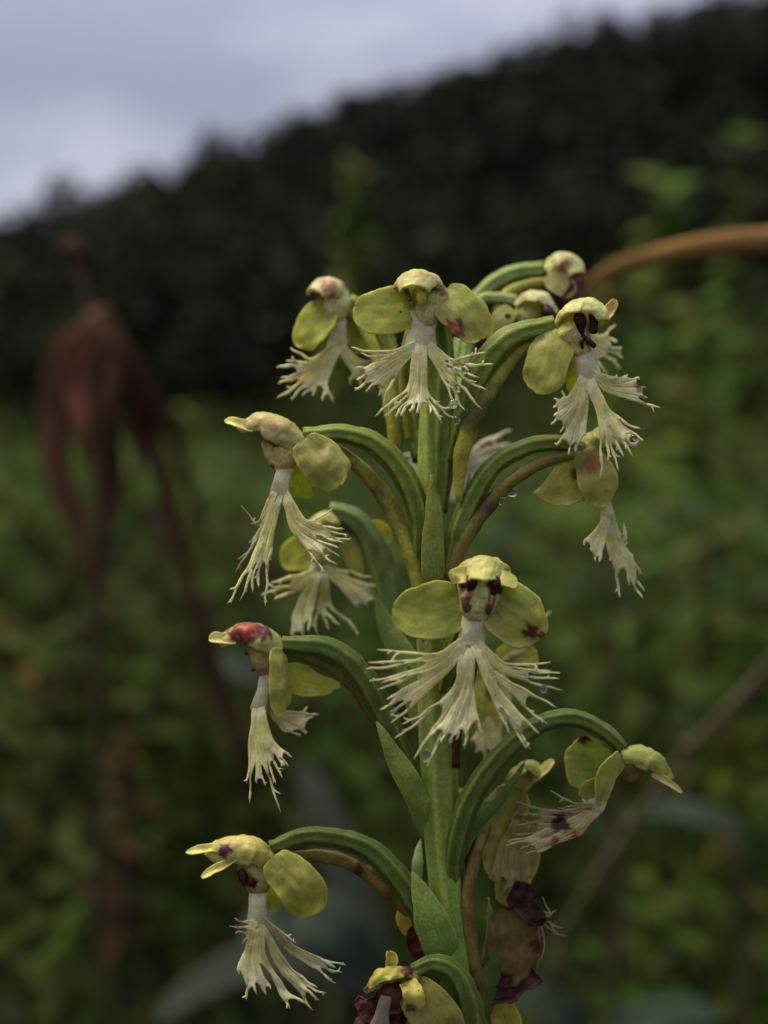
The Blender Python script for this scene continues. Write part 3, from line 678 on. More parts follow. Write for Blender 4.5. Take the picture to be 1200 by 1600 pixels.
# ---- F3: top right, behind, with a withered red tip
f = flower((850, 420, -150), 'blurred flower at the very top right with a dark red withered tip')
ovary(f, [(712, 640, -80), (722, 540, -120), (746, 468, -150), (795, 430, -158), (850, 420, -155)], [12, 13, 12, 13, 12], (.16, .23, .07), (.28, .34, .14))
spur(f, [(868, 440, -150), (820, 446, -145), (785, 468, -130), (770, 530, -110), (760, 600, -90)], [9, 9, 9, 10, 7], (.32, .30, .10))
h = hood(f, [(848, 418, -152), (870, 398, -150), (895, 400, -140), (908, 426, -130)], [18, 26, 26, 16], (-.1, 1, -.15), arc=92, depth=.8, c0=(.40, .38, .15), c1=(.52, .48, .26), stains=[((882, 415, 0), 13, (.32, .16, .10))])
sepal(f, [(858, 428, -135), (872, 440, -128), (884, 452, -126), (892, 464, -128)], 19, (.2, 0, 1), um=.5, wb=.6, c0=(.42, .40, .18), c1=(.42, .38, .2))
mb = MB(); petal(mb, [(900, 424, -132), (902, 444, -128), (896, 462, -126), (882, 478, -126)], 16, (.3, .1, 1), um=.4, wb=.6, ruffle=3, c0=(.09, .022, .017), c1=(.04, .010, .010), edge=(.11, .03, .022)); mb.build('withered_lip', M_DARK, f)

# ---- F3b: second flower behind, below it
f = flower((815, 478, -110), 'half hidden flower between the top right ones, dark open throat')
ovary(f, [(716, 660, -60), (728, 560, -100), (748, 476, -120), (775, 466, -124), (808, 470, -118)], [10, 10, 9, 9, 9], (.20, .27, .10), (.32, .36, .16))
h = hood(f, [(806, 474, -112), (832, 456, -106), (858, 462, -96), (872, 490, -88)], [14, 27, 28, 16], (-.1, 1, .3), arc=95, depth=.85, c0=(.42, .38, .18), c1=(.48, .44, .26))
c = column(f, [(815, 470, -112), (825, 488, -102), (830, 512, -96)], [18, 22, 14], (.44, .40, .18), (.46, .42, .2))
anther(f, c, [([(848, 476, -72), (858, 488, -66), (862, 502, -66)], [7, 9, 5]), ([(842, 496, -70), (850, 504, -68)], [5, 4]), ([(788, 492, -95), (798, 494, -92)], [4, 4])])
sepal(f, [(800, 482, -108), (785, 500, -104), (776, 520, -104), (772, 545, -106)], 18, (-.3, .1, 1), um=.5, wb=.5, c0=(.40, .38, .17), c1=(.44, .42, .2))
lip(f, [(840, 508, -96), (880, 520, -104), (920, 530, -112)], [12, 10, 12], [
    (((915, 528, -112), 18, (936, 540, -112), [(962, 506, -108), (966, 536, -106), (972, 545, -108), (974, 560, -110), (970, 575, -112), (950, 585, -112)]), dict(split=.7, seed=31, r=4.5))])

# ---- F4: right of the top, facing right
f = flower((868, 505, 20), 'upper right flower facing right with a maroon throat')
ovary(f, [(705, 720, 10), (726, 650, 22), (752, 580, 28), (795, 530, 30), (868, 506, 24)], [13, 17, 20, 19, 13])
spur(f, [(872, 516, 26), (815, 548, 24), (772, 598, 26), (742, 650, 30), (720, 715, 32), (718, 784, 36)], [9, 11, 13, 16, 12, 5], (.26, .22, .07), (.38, .32, .07), stains=[((745, 645, 0), 40, (.13, .11, .035))])
h = hood(f, [(868, 506, 20), (892, 474, 26), (925, 466, 38), (944, 480, 52), (950, 500, 60)], [14, 26, 30, 26, 12], (-.35, 1, .05), arc=95, depth=.85, c0=(.42, .38, .15), c1=(.54, .48, .24))
tip_piece(f, h, [(930, 506, 30), (948, 494, 28), (958, 482, 26), (962, 470, 26)], [8, 9, 6, 2], (.5, .46, .3), (.42, .16, .08))
c = column(f, [(880, 500, 26), (895, 520, 34), (908, 545, 40), (914, 562, 42)], [24, 30, 20, 12], (.42, .36, .12), (.48, .40, .22))
anther(f, c, [([(902, 488, 54), (907, 506, 55), (908, 528, 52)], [8, 9, 4]), ([(926, 488, 54), (929, 506, 55), (925, 522, 52)], [7, 7, 5]), ([(910, 522, 54), (920, 533, 54), (931, 542, 52)], [4, 5, 4]), ([(908, 530, 58), (910, 546, 56)], [4, 4])])
sepal(f, [(872, 512, 40), (862, 545, 54), (850, 580, 60), (832, 608, 56)], 36, (-.2, 0, 1), tip='blunt', um=.66, wb=.45, cup=-.2, c0=(.33, .34, .09), c1=(.36, .36, .10))
sepal(f, [(888, 550, 20), (896, 575, 16), (896, 600, 14), (890, 615, 14)], 16, (.3, 0, 1), um=.5, c0=(.36, .36, .05), c1=(.4, .4, .06))
lip(f, [(908, 545, 46), (916, 570, 52), (922, 596, 54)], [17, 15, 17], [
    (((913, 594, 54), 18, (902, 628, 60), [(916, 682, 66), (900, 706, 68), (888, 712, 70), (868, 698, 72), (874, 676, 72), (861, 664, 74), (864, 650, 74), (866, 636, 72), (866, 622, 70), (876, 610, 66)]), dict(split=[.93, .82, .82, .78, .84, .88, .88, .88, .88], seed=41, r=3.6, forks=.35, curl=4)),
    (((922, 598, 56), 16, (945, 648, 66), [(939, 752, 78), (950, 722, 80), (966, 737, 80), (976, 712, 82), (990, 712, 82), (1006, 690, 80), (1000, 672, 76)]), dict(cwid=24, split=[.66, .7, .72, .76, .74, .7], seed=42, r=4.2, forks=.3)),
    (((930, 588, 52), 14, (956, 602, 52), [(962, 584, 46), (980, 586, 44), (998, 590, 42), (1008, 604, 42), (1012, 622, 44), (1034, 638, 46)]), dict(split=[.82, .85, .88, .9, .80], seed=43, r=3.6, curl=3, stains=[((1000, 606, 0), 10, (.35, .2, .14))]))])

# ---- F5: right, turned away
f = flower((905, 702, 0), 'right hand flower turned away with a pale pointed sepal and a long hanging lip')
ovary(f, [(702, 905, 10), (720, 820, 22), (765, 735, 22), (820, 700, 16), (872, 692, 8), (910, 702, 2)], [11, 15, 16, 14, 12, 11])
spur(f, [(908, 708, 6), (850, 722, 16), (800, 750, 22), (755, 800, 26), (722, 850, 26), (702, 905, 22)], [8, 10, 11, 12, 13, 10], (.24, .19, .07), (.20, .16, .06), stains=[((760, 790, 0), 20, (.13, .07, .04))])
h = hood(f, [(904, 704, 0), (925, 676, -6), (962, 668, -14), (998, 690, -20)], [14, 26, 27, 10], (-.1, 1, -.2), arc=92, depth=.8, c0=(.34, .31, .10), c1=(.46, .42, .2))
column(f, [(912, 700, 0), (930, 722, -4), (944, 745, -6)], [18, 22, 14], (.32, .28, .10), (.36, .2, .11))
sepal(f, [(912, 704, 14), (928, 730, 24), (936, 758, 28), (938, 790, 22)], 31, (.2, 0, 1), um=.6, wb=.4, cup=-.25, c0=(.30, .28, .09), c1=(.34, .33, .10), stains=[((925, 720, 0), 16, (.36, .18, .09))])
sepal(f, [(910, 742, 8), (888, 756, 14), (866, 764, 16), (835, 770, 12)], 32, (-.2, 0, 1), um=.42, wb=.6, tip='point', c0=(.36, .34, .10), c1=(.42, .40, .13), stains=[((897, 740, 0), 9, (.2, .09, .04))])
lip(f, [(942, 776, 0), (948, 796, 2), (950, 816, 4)], [10, 8, 10], [
    (((947, 814, 4), 12, (936, 838, 10), [(910, 850, 18), (922, 866, 20), (930, 878, 20), (938, 876, 18)]), dict(split=.82, seed=51, r=4)),
    (((953, 814, 4), 14, (964, 852, 6), [(955, 880, 8), (968, 934, 8), (984, 914, 10), (1002, 936, 10), (1006, 922, 10), (1005, 898, 8), (992, 876, 6), (980, 848, 4), (976, 816, 2)]), dict(split=[.66, .7, .8, .8, .82, .82, .8, .7], seed=52, r=4, cw=(.6, .56, .46)))])

# ---- F6: left, in profile
f = flower((478, 680, 20), 'left flower in profile with a pale hood and long tattered lip')
ovary(f, [(655, 900, 14), (655, 810, 22), (632, 745, 26), (590, 697, 26), (538, 678, 24), (474, 680, 20)], [11, 16, 18, 17, 14, 11])
spur(f, [(490, 684, 16), (545, 716, 8), (592, 764, 6), (624, 822, 10), (646, 880, 18), (656, 930, 22)], [8, 11, 13, 14, 14, 10], (.24, .22, .06), (.34, .30, .07), stains=[((590, 765, 0), 12, (.2, .13, .05))])
h = hood(f, [(480, 684, 20), (446, 656, 22), (408, 645, 22), (384, 656, 22), (370, 668, 22)], [22, 30, 29, 20, 8], (-.05, 1, -.15), arc=104, depth=1.0, c0=(.40, .34, .14), c1=(.50, .42, .20), stains=[((425, 668, 0), 9, (.3, .2, .1))])
tip_piece(f, h, [(396, 668, 30), (376, 665, 30), (362, 662, 30), (350, 660, 28)], [8, 7, 5, 3])
c = column(f, [(446, 668, 16), (444, 692, 20), (442, 712, 26), (438, 740, 34)], [26, 38, 30, 13], (.44, .34, .13), (.52, .37, .20), flat=.5, stains=[((426, 690, 0), 13, (.10, .025, .02)), ((414, 684, 0), 9, (.2, .08, .05)), ((424, 730, 0), 6, (.3, .1, .06))])
anther(f, c, [([(418, 684, 26), (422, 694, 30), (428, 704, 32)], [4, 5, 4]), ([(424, 726, 54), (428, 731, 52)], [3, 3])])
sepal(f, [(474, 686, 52), (494, 708, 64), (514, 732, 68), (532, 758, 62)], 36, (.15, -.1, 1), tip='blunt', um=.62, wb=.38, cup=-.2, skew=.1, c0=(.32, .31, .11), c1=(.35, .34, .11))
sepal(f, [(458, 722, 10), (462, 742, 4), (470, 762, 0), (484, 778, -2)], 21, (-.2, 0, 1), um=.5, c0=(.40, .40, .08), c1=(.40, .40, .09))
lip(f, [(447, 730, 36), (440, 752, 42), (436, 778, 46)], [14, 11, 13], [
    (((446, 776, 46), 16, (468, 822, 62), [(506, 894, 84), (500, 880, 86), (528, 882, 90), (532, 868, 90), (530, 858, 90), (538, 848, 92), (548, 844, 92), (545, 836, 90), (536, 826, 88), (522, 796, 84)]), dict(split=[.8, .72, .78, .78, .66, .74, .78, .74, .72], seed=61, r=3.0, curl=4, forks=.7)),
    (((434, 778, 46), 14, (412, 856, 56), [(353, 946, 64), (376, 938, 66), (391, 926, 68), (403, 918, 68), (415, 948, 66), (416, 886, 62)]), dict(cwid=24, split=[.68, .72, .76, .66, .7], seed=62, r=4, cw=(.55, .53, .35))),
    (((428, 772, 44), 10, (408, 822, 40), [(374, 790, 30), (392, 808, 30), (390, 850, 34), (371, 876, 36), (366, 896, 40)]), dict(cwid=16, split=[.2, .5, .75, .7], seed=63, r=3.2, ct=(.52, .40, .30)))])

# ---- F7: left, behind the stem, blurred
f = flower((515, 812, -130), 'blurred flower behind the left flowers on a thick bluish green ovary')
ovary(f, [(640, 1080, -70), (616, 980, -110), (596, 890, -125), (560, 820, -130), (512, 798, -132)], [14, 22, 25, 21, 15], (.11, .155, .055), (.20, .25, .11))
sepal(f, [(570, 830, -150), (585, 836, -152), (598, 842, -152), (606, 850, -152)], 24, (.2, 0, 1), um=.5, wb=.6, c0=(.38, .36, .08), c1=(.42, .40, .09))
sepal(f, [(510, 848, -128), (485, 858, -122), (460, 868, -120), (440, 882, -120)], 27, (-.3, 0, 1), um=.5, wb=.5, c0=(.36, .38, .07), c1=(.38, .38, .07))
sepal(f, [(540, 840, -128), (552, 862, -124), (560, 882, -124), (566, 896, -126)], 18, (0, 0, 1), um=.5, wb=.5, c0=(.40, .38, .12), c1=(.42, .4, .14))
h = hood(f, [(520, 806, -130), (505, 800, -120), (495, 812, -105), (492, 828, -95)], [14, 28, 28, 16], (0, 1, .1), arc=90, depth=.8)
column(f, [(510, 815, -125), (505, 850, -112), (500, 885, -105)], [20, 20, 13])
lip(f, [(502, 868, -105), (500, 885, -102), (500, 898, -100)], [14, 12, 14], [
    (((492, 894, -100), 12, (462, 912, -92), [(420, 906, -76), (408, 930, -76), (432, 934, -78)]), dict(split=.6, seed=71, r=5)),
    (((496, 898, -98), 14, (478, 945, -90), [(458, 998, -80), (472, 995, -80), (480, 985, -82)]), dict(split=.93, seed=72, r=5, cy=(.5, .48, .16))),
    (((506, 898, -98), 12, (508, 950, -94), [(495, 992, -88), (515, 985, -88), (532, 978, -90), (550, 972, -92), (560, 992, -92)]), dict(split=.72, seed=73, r=4.5, cy=(.5, .48, .14))),
    (((512, 892, -100), 16, (545, 910, -100), [(556, 950, -98), (572, 946, -100), (592, 940, -102), (588, 920, -104), (582, 900, -106)]), dict(split=[.9, .9, .8, .5], seed=74, r=5))])

# ---- F8: left, red hood
f = flower((440, 1006, 10), 'left flower with a red purple stained hood')
ovary(f, [(668, 1270, -6), (632, 1190, 4), (596, 1110, 10), (560, 1050, 12), (512, 1014, 12), (440, 1006, 10)], [12, 16, 19, 19, 17, 12], GREEND, (.17, .20, .07))
spur(f, [(450, 1014, 0), (500, 1032, -6), (545, 1062, -6), (580, 1110, -4), (610, 1170, 0)], [8, 11, 12, 12, 8], (.20, .15, .07), (.16, .11, .05))
h = hood(f, [(446, 1008, 10), (416, 980, 14), (378, 973, 16), (352, 990, 16), (338, 1002, 16)], [20, 28, 27, 18, 8], (-.05, 1, -.15), arc=104, depth=1.0, c0=(.40, .38, .14), c1=(.50, .46, .22), stains=[((385, 985, 0), 30, (.36, .09, .05), (.13, .03, .05)), ((415, 990, 0), 12, (.12, .04, .06))])
tip_piece(f, h, [(368, 1000, 22), (345, 1000, 24), (327, 999, 24)], [10, 9, 6], (.48, .45, .22), (.5, .48, .3))
c = column(f, [(416, 1000, 12), (412, 1018, 16), (412, 1036, 20), (414, 1058, 22)], [20, 24, 19, 10], (.38, .28, .12), (.30, .19, .10), flat=.5)
anther(f, c, [([(384, 1018, 24), (386, 1024, 26)], [4, 4]), ([(393, 1044, 34), (397, 1049, 34)], [4, 4])])
sepal(f, [(436, 1012, 36), (438, 1045, 46), (442, 1080, 50), (434, 1118, 48)], 21, (.55, 0, .8), um=.66, wb=.22, cup=-.2, c0=(.32, .31, .12), c1=(.36, .36, .10))
sepal(f, [(444, 1052, 6), (468, 1062, 2), (495, 1070, 0), (528, 1070, -2)], 24, (.1, -.1, 1), um=.42, wb=.55, tip='point', c0=(.38, .39, .08), c1=(.42, .42, .08))
lip(f, [(418, 1050, 22), (410, 1080, 26), (404, 1112, 28)], [10, 8, 11], [
    (((404, 1112, 30), 20, (408, 1160, 40), [(386, 1224, 46), (392, 1252, 48), (402, 1222, 50), (414, 1228, 52), (436, 1268, 54), (432, 1226, 54), (441, 1216, 56), (444, 1198, 56), (450, 1196, 56), (458, 1186, 54)]), dict(split=[.86, .76, .9, .7, .66, .72, .72, .82, .82], seed=81, r=3.4, curl=3)),
    (((412, 1085, 18), 12, (436, 1118, 10), [(452, 1146, 6), (468, 1148, 4), (480, 1142, 4), (490, 1122, 4), (498, 1114, 4), (484, 1106, 4)]), dict(split=[.92, .88, .86, .82, .84], seed=82, r=3.8, cy=(.46, .46, .15)))])

# ---- F9: the large front flower
f = flower((756, 930, 80), 'large front facing flower at the middle of the spike')
ovary(f, [(694, 1080, 16), (712, 1010, 34), (735, 950, 48), (752, 922, 70)], [15, 17, 15, 11])
spur(f, [(752, 940, 78), (742, 1000, 50), (735, 1060, 40), (716, 1130, 34), (712, 1200, 30)], [7, 8, 9, 9, 6], (.16, .10, .05), (.06, .016, .012))
h = hood(f, [(756, 930, 76), (756, 880, 86), (756, 872, 112), (757, 902, 138)], [26, 42, 41, 20], (0, 1, .0), arc=86, depth=.62, ruffle=3.2, vee=8, c0=(.44, .42, .14), c1=(.52, .48, .18))
for pts, hw_ in (([(772, 898, 116), (784, 902, 122), (795, 907, 122), (804, 912, 118)], 9), ([(738, 900, 120), (724, 898, 124), (714, 902, 122), (704, 912, 114)], 15)):
    mb = MB(); petal(mb, pts, hw_, (0, -.3, 1), um=.4, wb=.7, tip='blunt', ruffle=2.4, c0=(.48, .44, .16), c1=(.52, .48, .2)); mb.build('petal_tip', M_HOOD, h)
c = column(f, [(752, 890, 88), (750, 922, 100), (746, 948, 104), (742, 975, 104)], [38, 37, 28, 17], (.46, .42, .16), (.56, .50, .34), stains=[((735, 908, 0), 13, (.10, .02, .018)), ((773, 912, 0), 14, (.10, .02, .018)), ((722, 914, 0), 8, (.03, .01, .01)), ((783, 922, 0), 9, (.03, .01, .01)), ((729, 932, 0), 10, (.34, .16, .10)), ((729, 950, 0), 8, (.06, .015, .012)), ((768, 936, 0), 10, (.34, .16, .10)), ((762, 954, 0), 8, (.06, .015, .012))])
mb = MB(); tube(mb, [(755, 908, 118), (752, 926, 124), (748, 944, 118)], [13, 14, 9], (.54, .50, .20), sides=16, n=10, flat=.45, wob=2, rounded=True); mb.build('stigma', M_COLUMN, c)
anther(f, c, [([(737, 896, 122), (736, 909, 127), (731, 924, 127)], [7, 9, 4]), ([(772, 898, 122), (774, 912, 127), (770, 930, 126)], [7, 10, 4])])
for pts in ([(730, 924, 122), (727, 938, 123), (730, 957, 117)], [(771, 926, 122), (767, 942, 122), (761, 959, 117)]):
    mb = MB(); tube(mb, pts, [6, 6, 5], (.36, .18, .11), (.05, .014, .012), sides=12, n=12, wob=3, rounded=True); mb.build('anther', M_DARK, c)
sepal(f, [(722, 940, 94), (694, 950, 104), (660, 956, 108), (615, 950, 100)], 46, (-.15, -.1, 1), um=.46, wb=.62, c0=(.25, .29, .06), c1=(.34, .34, .09))
sepal(f, [(770, 935, 92), (796, 955, 102), (822, 974, 104), (850, 990, 98)], 46, (.2, -.1, 1), um=.46, wb=.66, c0=(.29, .31, .08), c1=(.35, .34, .10), stains=[((829, 986, 0), 14, (.12, .03, .03)), ((845, 990, 0), 7, (.2, .08, .04))])
lip(f, [(744, 955, 108), (740, 982, 112), (735, 1012, 116)], [22, 17, 19], [
    (((726, 1004, 114), 18, (690, 1036, 128), [(590, 1012, 148), (573, 1036, 150), (570, 1045, 152), (578, 1064, 154), (591, 1076, 154), (594, 1066, 156), (604, 1092, 154), (593, 1109, 152), (608, 1116, 150), (611, 1130, 148)]), dict(cwid=36, split=[.55, .62, .52, .6, .68, .6, .84, .78, .78], seed=91, r=3.6, forks=.5, curl=4)),
    (((731, 1015, 116), 24, (724, 1078, 132), [(614, 1157, 156), (628, 1133, 158), (646, 1184, 158), (666, 1200, 158), (672, 1150, 158), (687, 1163, 158), (702, 1164, 156), (714, 1158, 154), (727, 1174, 152), (753, 1152, 148)]), dict(cwid=34, split=[.62, .6, .62, .72, .84, .84, .86, .82, .84], seed=92, r=4.0, cy=(.50, .47, .17), forks=.45, curl=5)),
    (((746, 1008, 114), 16, (782, 1048, 124), [(857, 1134, 136), (870, 1105, 138), (850, 1094, 138), (879, 1076, 140), (872, 1062, 140), (874, 1050, 140), (860, 1047, 140), (859, 1034, 138)]), dict(cwid=30, split=[.7, .66, .38, .7, .66, .58, .55], seed=93, r=3.6, forks=.3, curl=4)),
    (((742, 1012, 116), 10, (768, 1072, 126), [(798, 1148, 136), (812, 1138, 136), (822, 1172, 136), (828, 1170, 136), (841, 1147, 136)]), dict(cwid=15, split=[.74, .74, .8, .76], seed=94, r=3.6, curl=3))])

# ---- F10: behind the large front flower
f = flower((765, 1050, -110), 'blurred yellowish flower right behind the large front one')
ovary(f, [(690, 1200, -40), (705, 1120, -80), (730, 1060, -105), (760, 1035, -112)], [12, 13, 12, 10])
sepal(f, [(768, 1050, -100), (762, 1080, -94), (758, 1110, -92), (758, 1142, -94)], 30, (0, 0, 1), um=.55, wb=.5, c0=(.42, .40, .12), c1=(.46, .44, .12), stains=[((765, 1085, 0), 10, (.12, .09, .05))])
sepal(f, [(780, 1030, -105), (800, 1020, -105), (820, 1022, -105), (838, 1040, -105)], 20, (.2, 0, 1), um=.5, wb=.5, c0=(.36, .36, .10), c1=(.38, .36, .09))
h = hood(f, [(762, 1040, -112), (785, 1018, -116), (815, 1010, -118), (838, 1020, -118)], [10, 16, 14, 6], (0, 1, 0), arc=85)
lip(f, [(768, 1040, -98), (785, 1080, -96), (775, 1130, -92)], [12, 12, 14], [
    (((772, 1128, -92), 22, (762, 1155, -88), [(736, 1160, -84), (742, 1178, -82), (756, 1186, -82), (770, 1195, -82), (782, 1188, -84), (786, 1165, -86)]), dict(split=.85, seed=101, r=4.5)),
    (((800, 1010, -110), 14, (835, 985, -112), [(850, 955, -112), (860, 955, -112), (852, 972, -112)]), dict(split=.8, seed=102, r=4.5))])

# ---- F11: lower right, long arching ovary
f = flower((972, 1170, 20), 'lower right flower at the end of the longest arching ovary, lip swept back')
ovary(f, [(704, 1400, 10), (710, 1330, 18), (735, 1250, 28), (782, 1182, 32), (840, 1134, 30), (896, 1122, 26), (940, 1140, 22), (974, 1170, 20)], [13, 17, 18, 17, 15, 14, 13, 11], GREEND, (.20, .23, .08))
h = hood(f, [(972, 1172, 20), (998, 1166, 24), (1030, 1178, 24), (1046, 1204, 22), (1050, 1218, 22)], [16, 23, 24, 17, 8], (-.5, 1, -.2), arc=106, depth=1.0, c0=(.34, .34, .11), c1=(.40, .36, .11))
tip_piece(f, h, [(1020, 1208, 34), (1040, 1220, 34), (1056, 1230, 32), (1066, 1237, 30)], [5, 6, 5, 3], (.36, .32, .12), (.44, .36, .2))
column(f, [(975, 1175, 18), (985, 1200, 16), (985, 1225, 12)], [18, 20, 12], (.24, .20, .08), (.20, .14, .06))
sepal(f, [(958, 1182, 10), (932, 1188, 6), (905, 1190, 4), (880, 1186, 4)], 40, (-.1, .1, 1), um=.62, wb=.45, c0=(.26, .30, .09), c1=(.30, .33, .09), stains=[((912, 1156, 0), 11, (.10, .03, .02)), ((882, 1160, 0), 9, (.34, .24, .06))])
sepal(f, [(970, 1178, 34), (954, 1202, 42), (942, 1228, 44), (936, 1258, 42)], 17, (.6, 0, .8), um=.6, wb=.4, c0=(.34, .33, .12), c1=(.34, .34, .12))
sepal(f, [(950, 1232, 36), (935, 1232, 34), (920, 1236, 32), (906, 1244, 30)], 17, (0, 0, 1), um=.5, wb=.5, c0=(.28, .30, .09), c1=(.32, .34, .10))
lip(f, [(938, 1246, 36), (930, 1258, 36), (920, 1268, 36)], [12, 14, 16], [
    (((925, 1266, 36), 20, (890, 1272, 36), [(856, 1233, 30), (870, 1262, 32), (805, 1255, 24), (812, 1274, 26), (806, 1290, 28), (800, 1304, 30)]), dict(split=[.55, .4, .7, .72, .7], seed=111, r=3.8, cw=(.42, .33, .14), cy=(.40, .32, .13), ct=(.46, .36, .2), stains=[((876, 1284, 0), 17, (.05, .014, .016))])),
    (((926, 1270, 40), 18, (896, 1294, 46), [(796, 1316, 44), (790, 1324, 46), (812, 1328, 48), (822, 1337, 48), (838, 1330, 50), (862, 1322, 52), (900, 1312, 54)]), dict(split=[.78, .78, .84, .86, .9, .9], seed=112, r=3.8, cw=(.44, .36, .16), cy=(.44, .37, .13), ct=(.5, .42, .22), stains=[((898, 1306, 0), 11, (.22, .06, .05)), ((868, 1316, 0), 9, (.2, .05, .05)), ((876, 1286, 0), 16, (.05, .014, .016))]))])

# ---- F12: yellow withering flower under it
f = flower((800, 1240, -30), 'withering yellow flower under the longest ovary')
ovary(f, [(716, 1440, -20), (730, 1350, -34), (760, 1270, -40), (800, 1225, -40)], [12, 14, 13, 10], (.07, .11, .035), (.12, .17, .06))
h = hood(f, [(796, 1235, -36), (808, 1200, -32), (832, 1190, -26), (850, 1210, -20)], [16, 28, 26, 12], (0, 1, .2), arc=92, depth=.9, c0=(.34, .31, .10), c1=(.40, .36, .12))
tip_piece(f, h, [(838, 1215, -10), (852, 1204, -10), (868, 1190, -12)], [8, 6, 4])
sepal(f, [(806, 1235, -26), (790, 1280, -16), (782, 1320, -14), (782, 1372, -16)], 36, (.1, 0, 1), um=.55, wb=.5, ruffle=4, c0=(.27, .23, .07), c1=(.33, .28, .11))
sepal(f, [(820, 1270, -34), (815, 1320, -30), (805, 1370, -26), (800, 1415, -26)], 34, (.3, 0, 1), um=.6, wb=.5, ruffle=4, c0=(.28, .23, .09), c1=(.34, .29, .13))
lip(f, [(815, 1240, -34), (812, 1270, -30), (808, 1300, -22)], [10, 12, 16], cc=(.38, .31, .09), lobes=[
    (((812, 1290, -16), 30, (800, 1330, -8), [(764, 1370, 0), (776, 1392, 0), (790, 1400, 2), (804, 1394, 2), (818, 1396, 0), (828, 1370, -2)]), dict(split=.9, seed=121, r=4, cwid=46, cw=(.38, .31, .09), cy=(.42, .34, .10), ct=(.46, .38, .16), rip=3, stains=[((845, 1330, 0), 10, BROWN)]))])

# ---- F13: lower left in profile
f = flower((428, 1330, 20), 'lowest left flower in profile with a small purple mark on its hood')
ovary(f, [(684, 1500, 8), (658, 1430, 18), (620, 1370, 24), (572, 1325, 26), (515, 1308, 26), (470, 1308, 24), (424, 1326, 20)], [12, 17, 19, 18, 16, 14, 11], GREEND, (.19, .22, .075))
spur(f, [(446, 1338, 14), (505, 1338, 6), (556, 1354, 4), (600, 1386, 8), (640, 1428, 12)], [8, 11, 11, 12, 9], (.24, .17, .06), (.20, .13, .05), stains=[((562, 1358, 0), 12, (.07, .025, .018)), ((610, 1398, 0), 14, (.12, .06, .03))])
h = hood(f, [(430, 1336, 20), (408, 1314, 22), (372, 1306, 22), (338, 1316, 22), (320, 1336, 22)], [20, 31, 32, 28, 14], (-.04, 1, -.15), arc=104, depth=1.05, c0=(.42, .36, .11), c1=(.48, .42, .15), stains=[((352, 1328, 0), 13, (.10, .03, .05))])
tip_piece(f, h, [(345, 1328, 26), (318, 1331, 26), (290, 1331, 24)], [9, 9, 7], (.44, .40, .14), (.5, .46, .24))
tip_piece(f, h, [(368, 1342, 40), (340, 1358, 42), (317, 1371, 40)], [8, 7, 4], (.44, .40, .14), (.5, .46, .24))
c = column(f, [(404, 1332, 16), (400, 1354, 20), (402, 1374, 28), (403, 1400, 32)], [22, 31, 24, 13], (.38, .29, .11), (.34, .26, .14), flat=.5, stains=[((380, 1368, 0), 13, (.05, .012, .012)), ((394, 1380, 0), 9, (.04, .01, .01))])
anther(f, c, [([(376, 1358, 36), (379, 1370, 40), (383, 1385, 40)], [5, 7, 4]), ([(392, 1368, 46), (392, 1386, 46)], [5, 5])])
sepal(f, [(426, 1340, 50), (450, 1364, 60), (472, 1390, 64), (494, 1426, 60)], 39, (.15, -.1, 1), tip='blunt', um=.6, wb=.42, cup=-.2, c0=(.27, .27, .08), c1=(.33, .32, .08))
sepal(f, [(416, 1380, 8), (422, 1394, 4), (428, 1408, 2), (424, 1422, 2)], 13, (-.1, 0, 1), um=.5, c0=(.42, .40, .06))
lip(f, [(404, 1386, 32), (402, 1415, 38), (403, 1446, 42)], [14, 12, 15], [
    (((396, 1444, 42), 12, (384, 1452, 46), [(364, 1434, 52), (358, 1447, 54), (368, 1462, 54), (380, 1474, 52)]), dict(split=[.3, .5, .7], seed=131, r=3.6, ct=(.46, .36, .24))),
    (((402, 1450, 44), 22, (398, 1500, 56), [(376, 1524, 64), (388, 1560, 66), (402, 1552, 68), (414, 1556, 68), (422, 1548, 68), (452, 1578, 66), (480, 1572, 64)]), dict(cwid=40, split=[.8, .84, .88, .86, .6, .84], seed=132, r=4, cw=(.60, .54, .30), cy=(.54, .47, .17))),
    (((410, 1450, 42), 10, (440, 1506, 52), [(490, 1578, 60), (500, 1564, 60), (511, 1556, 60), (496, 1546, 60)]), dict(cwid=18, split=[.84, .8, .78], seed=133, r=3.6, cw=(.60, .54, .30), cy=(.54, .48, .2))),
    (((414, 1440, 40), 10, (456, 1480, 46), [(525, 1534, 54), (536, 1524, 54), (542, 1512, 54), (528, 1510, 54), (458, 1466, 46)]), dict(cwid=22, split=[.82, .76, .84, .4], seed=134, r=3.6, cw=(.60, .54, .32), cy=(.56, .5, .24)))])

# ---- F14: withered flower at the bottom
f = flower((640, 1530, 50), 'crumpled withered flower with brown lip at the bottom edge')
ovary(f, [(745, 1720, 20), (738, 1600, 40), (718, 1530, 52), (682, 1506, 56), (645, 1518, 54)], [18, 22, 20, 16, 12], GREEND, (.20, .23, .08))
h = hood(f, [(652, 1524, 54), (622, 1512, 62), (590, 1520, 74), (568, 1542, 84)], [18, 30, 30, 14], (0, 1, .25), arc=90, depth=.75, ruffle=5.0, c0=(.42, .37, .11), c1=(.44, .38, .10), stains=[((640, 1516, 0), 16, (.14, .06, .04)), ((568, 1540, 0), 9, (.3, .12, .08))])
mb = MB(); petal(mb, [(636, 1532, 90), (646, 1550, 96), (645, 1566, 98), (632, 1582, 96)], 15, (.2, -.1, 1), um=.4, wb=.7, tip='blunt', ruffle=4, c0=(.42, .37, .10), c1=(.42, .34, .10), stains=[((642, 1576, 0), 9, (.16, .08, .04))]); mb.build('petal_tip', M_HOOD, h)
tip_piece(f, h, [(608, 1520, 50), (612, 1500, 48), (608, 1486, 46)], [9, 8, 4], (.40, .33, .08), (.42, .34, .08))
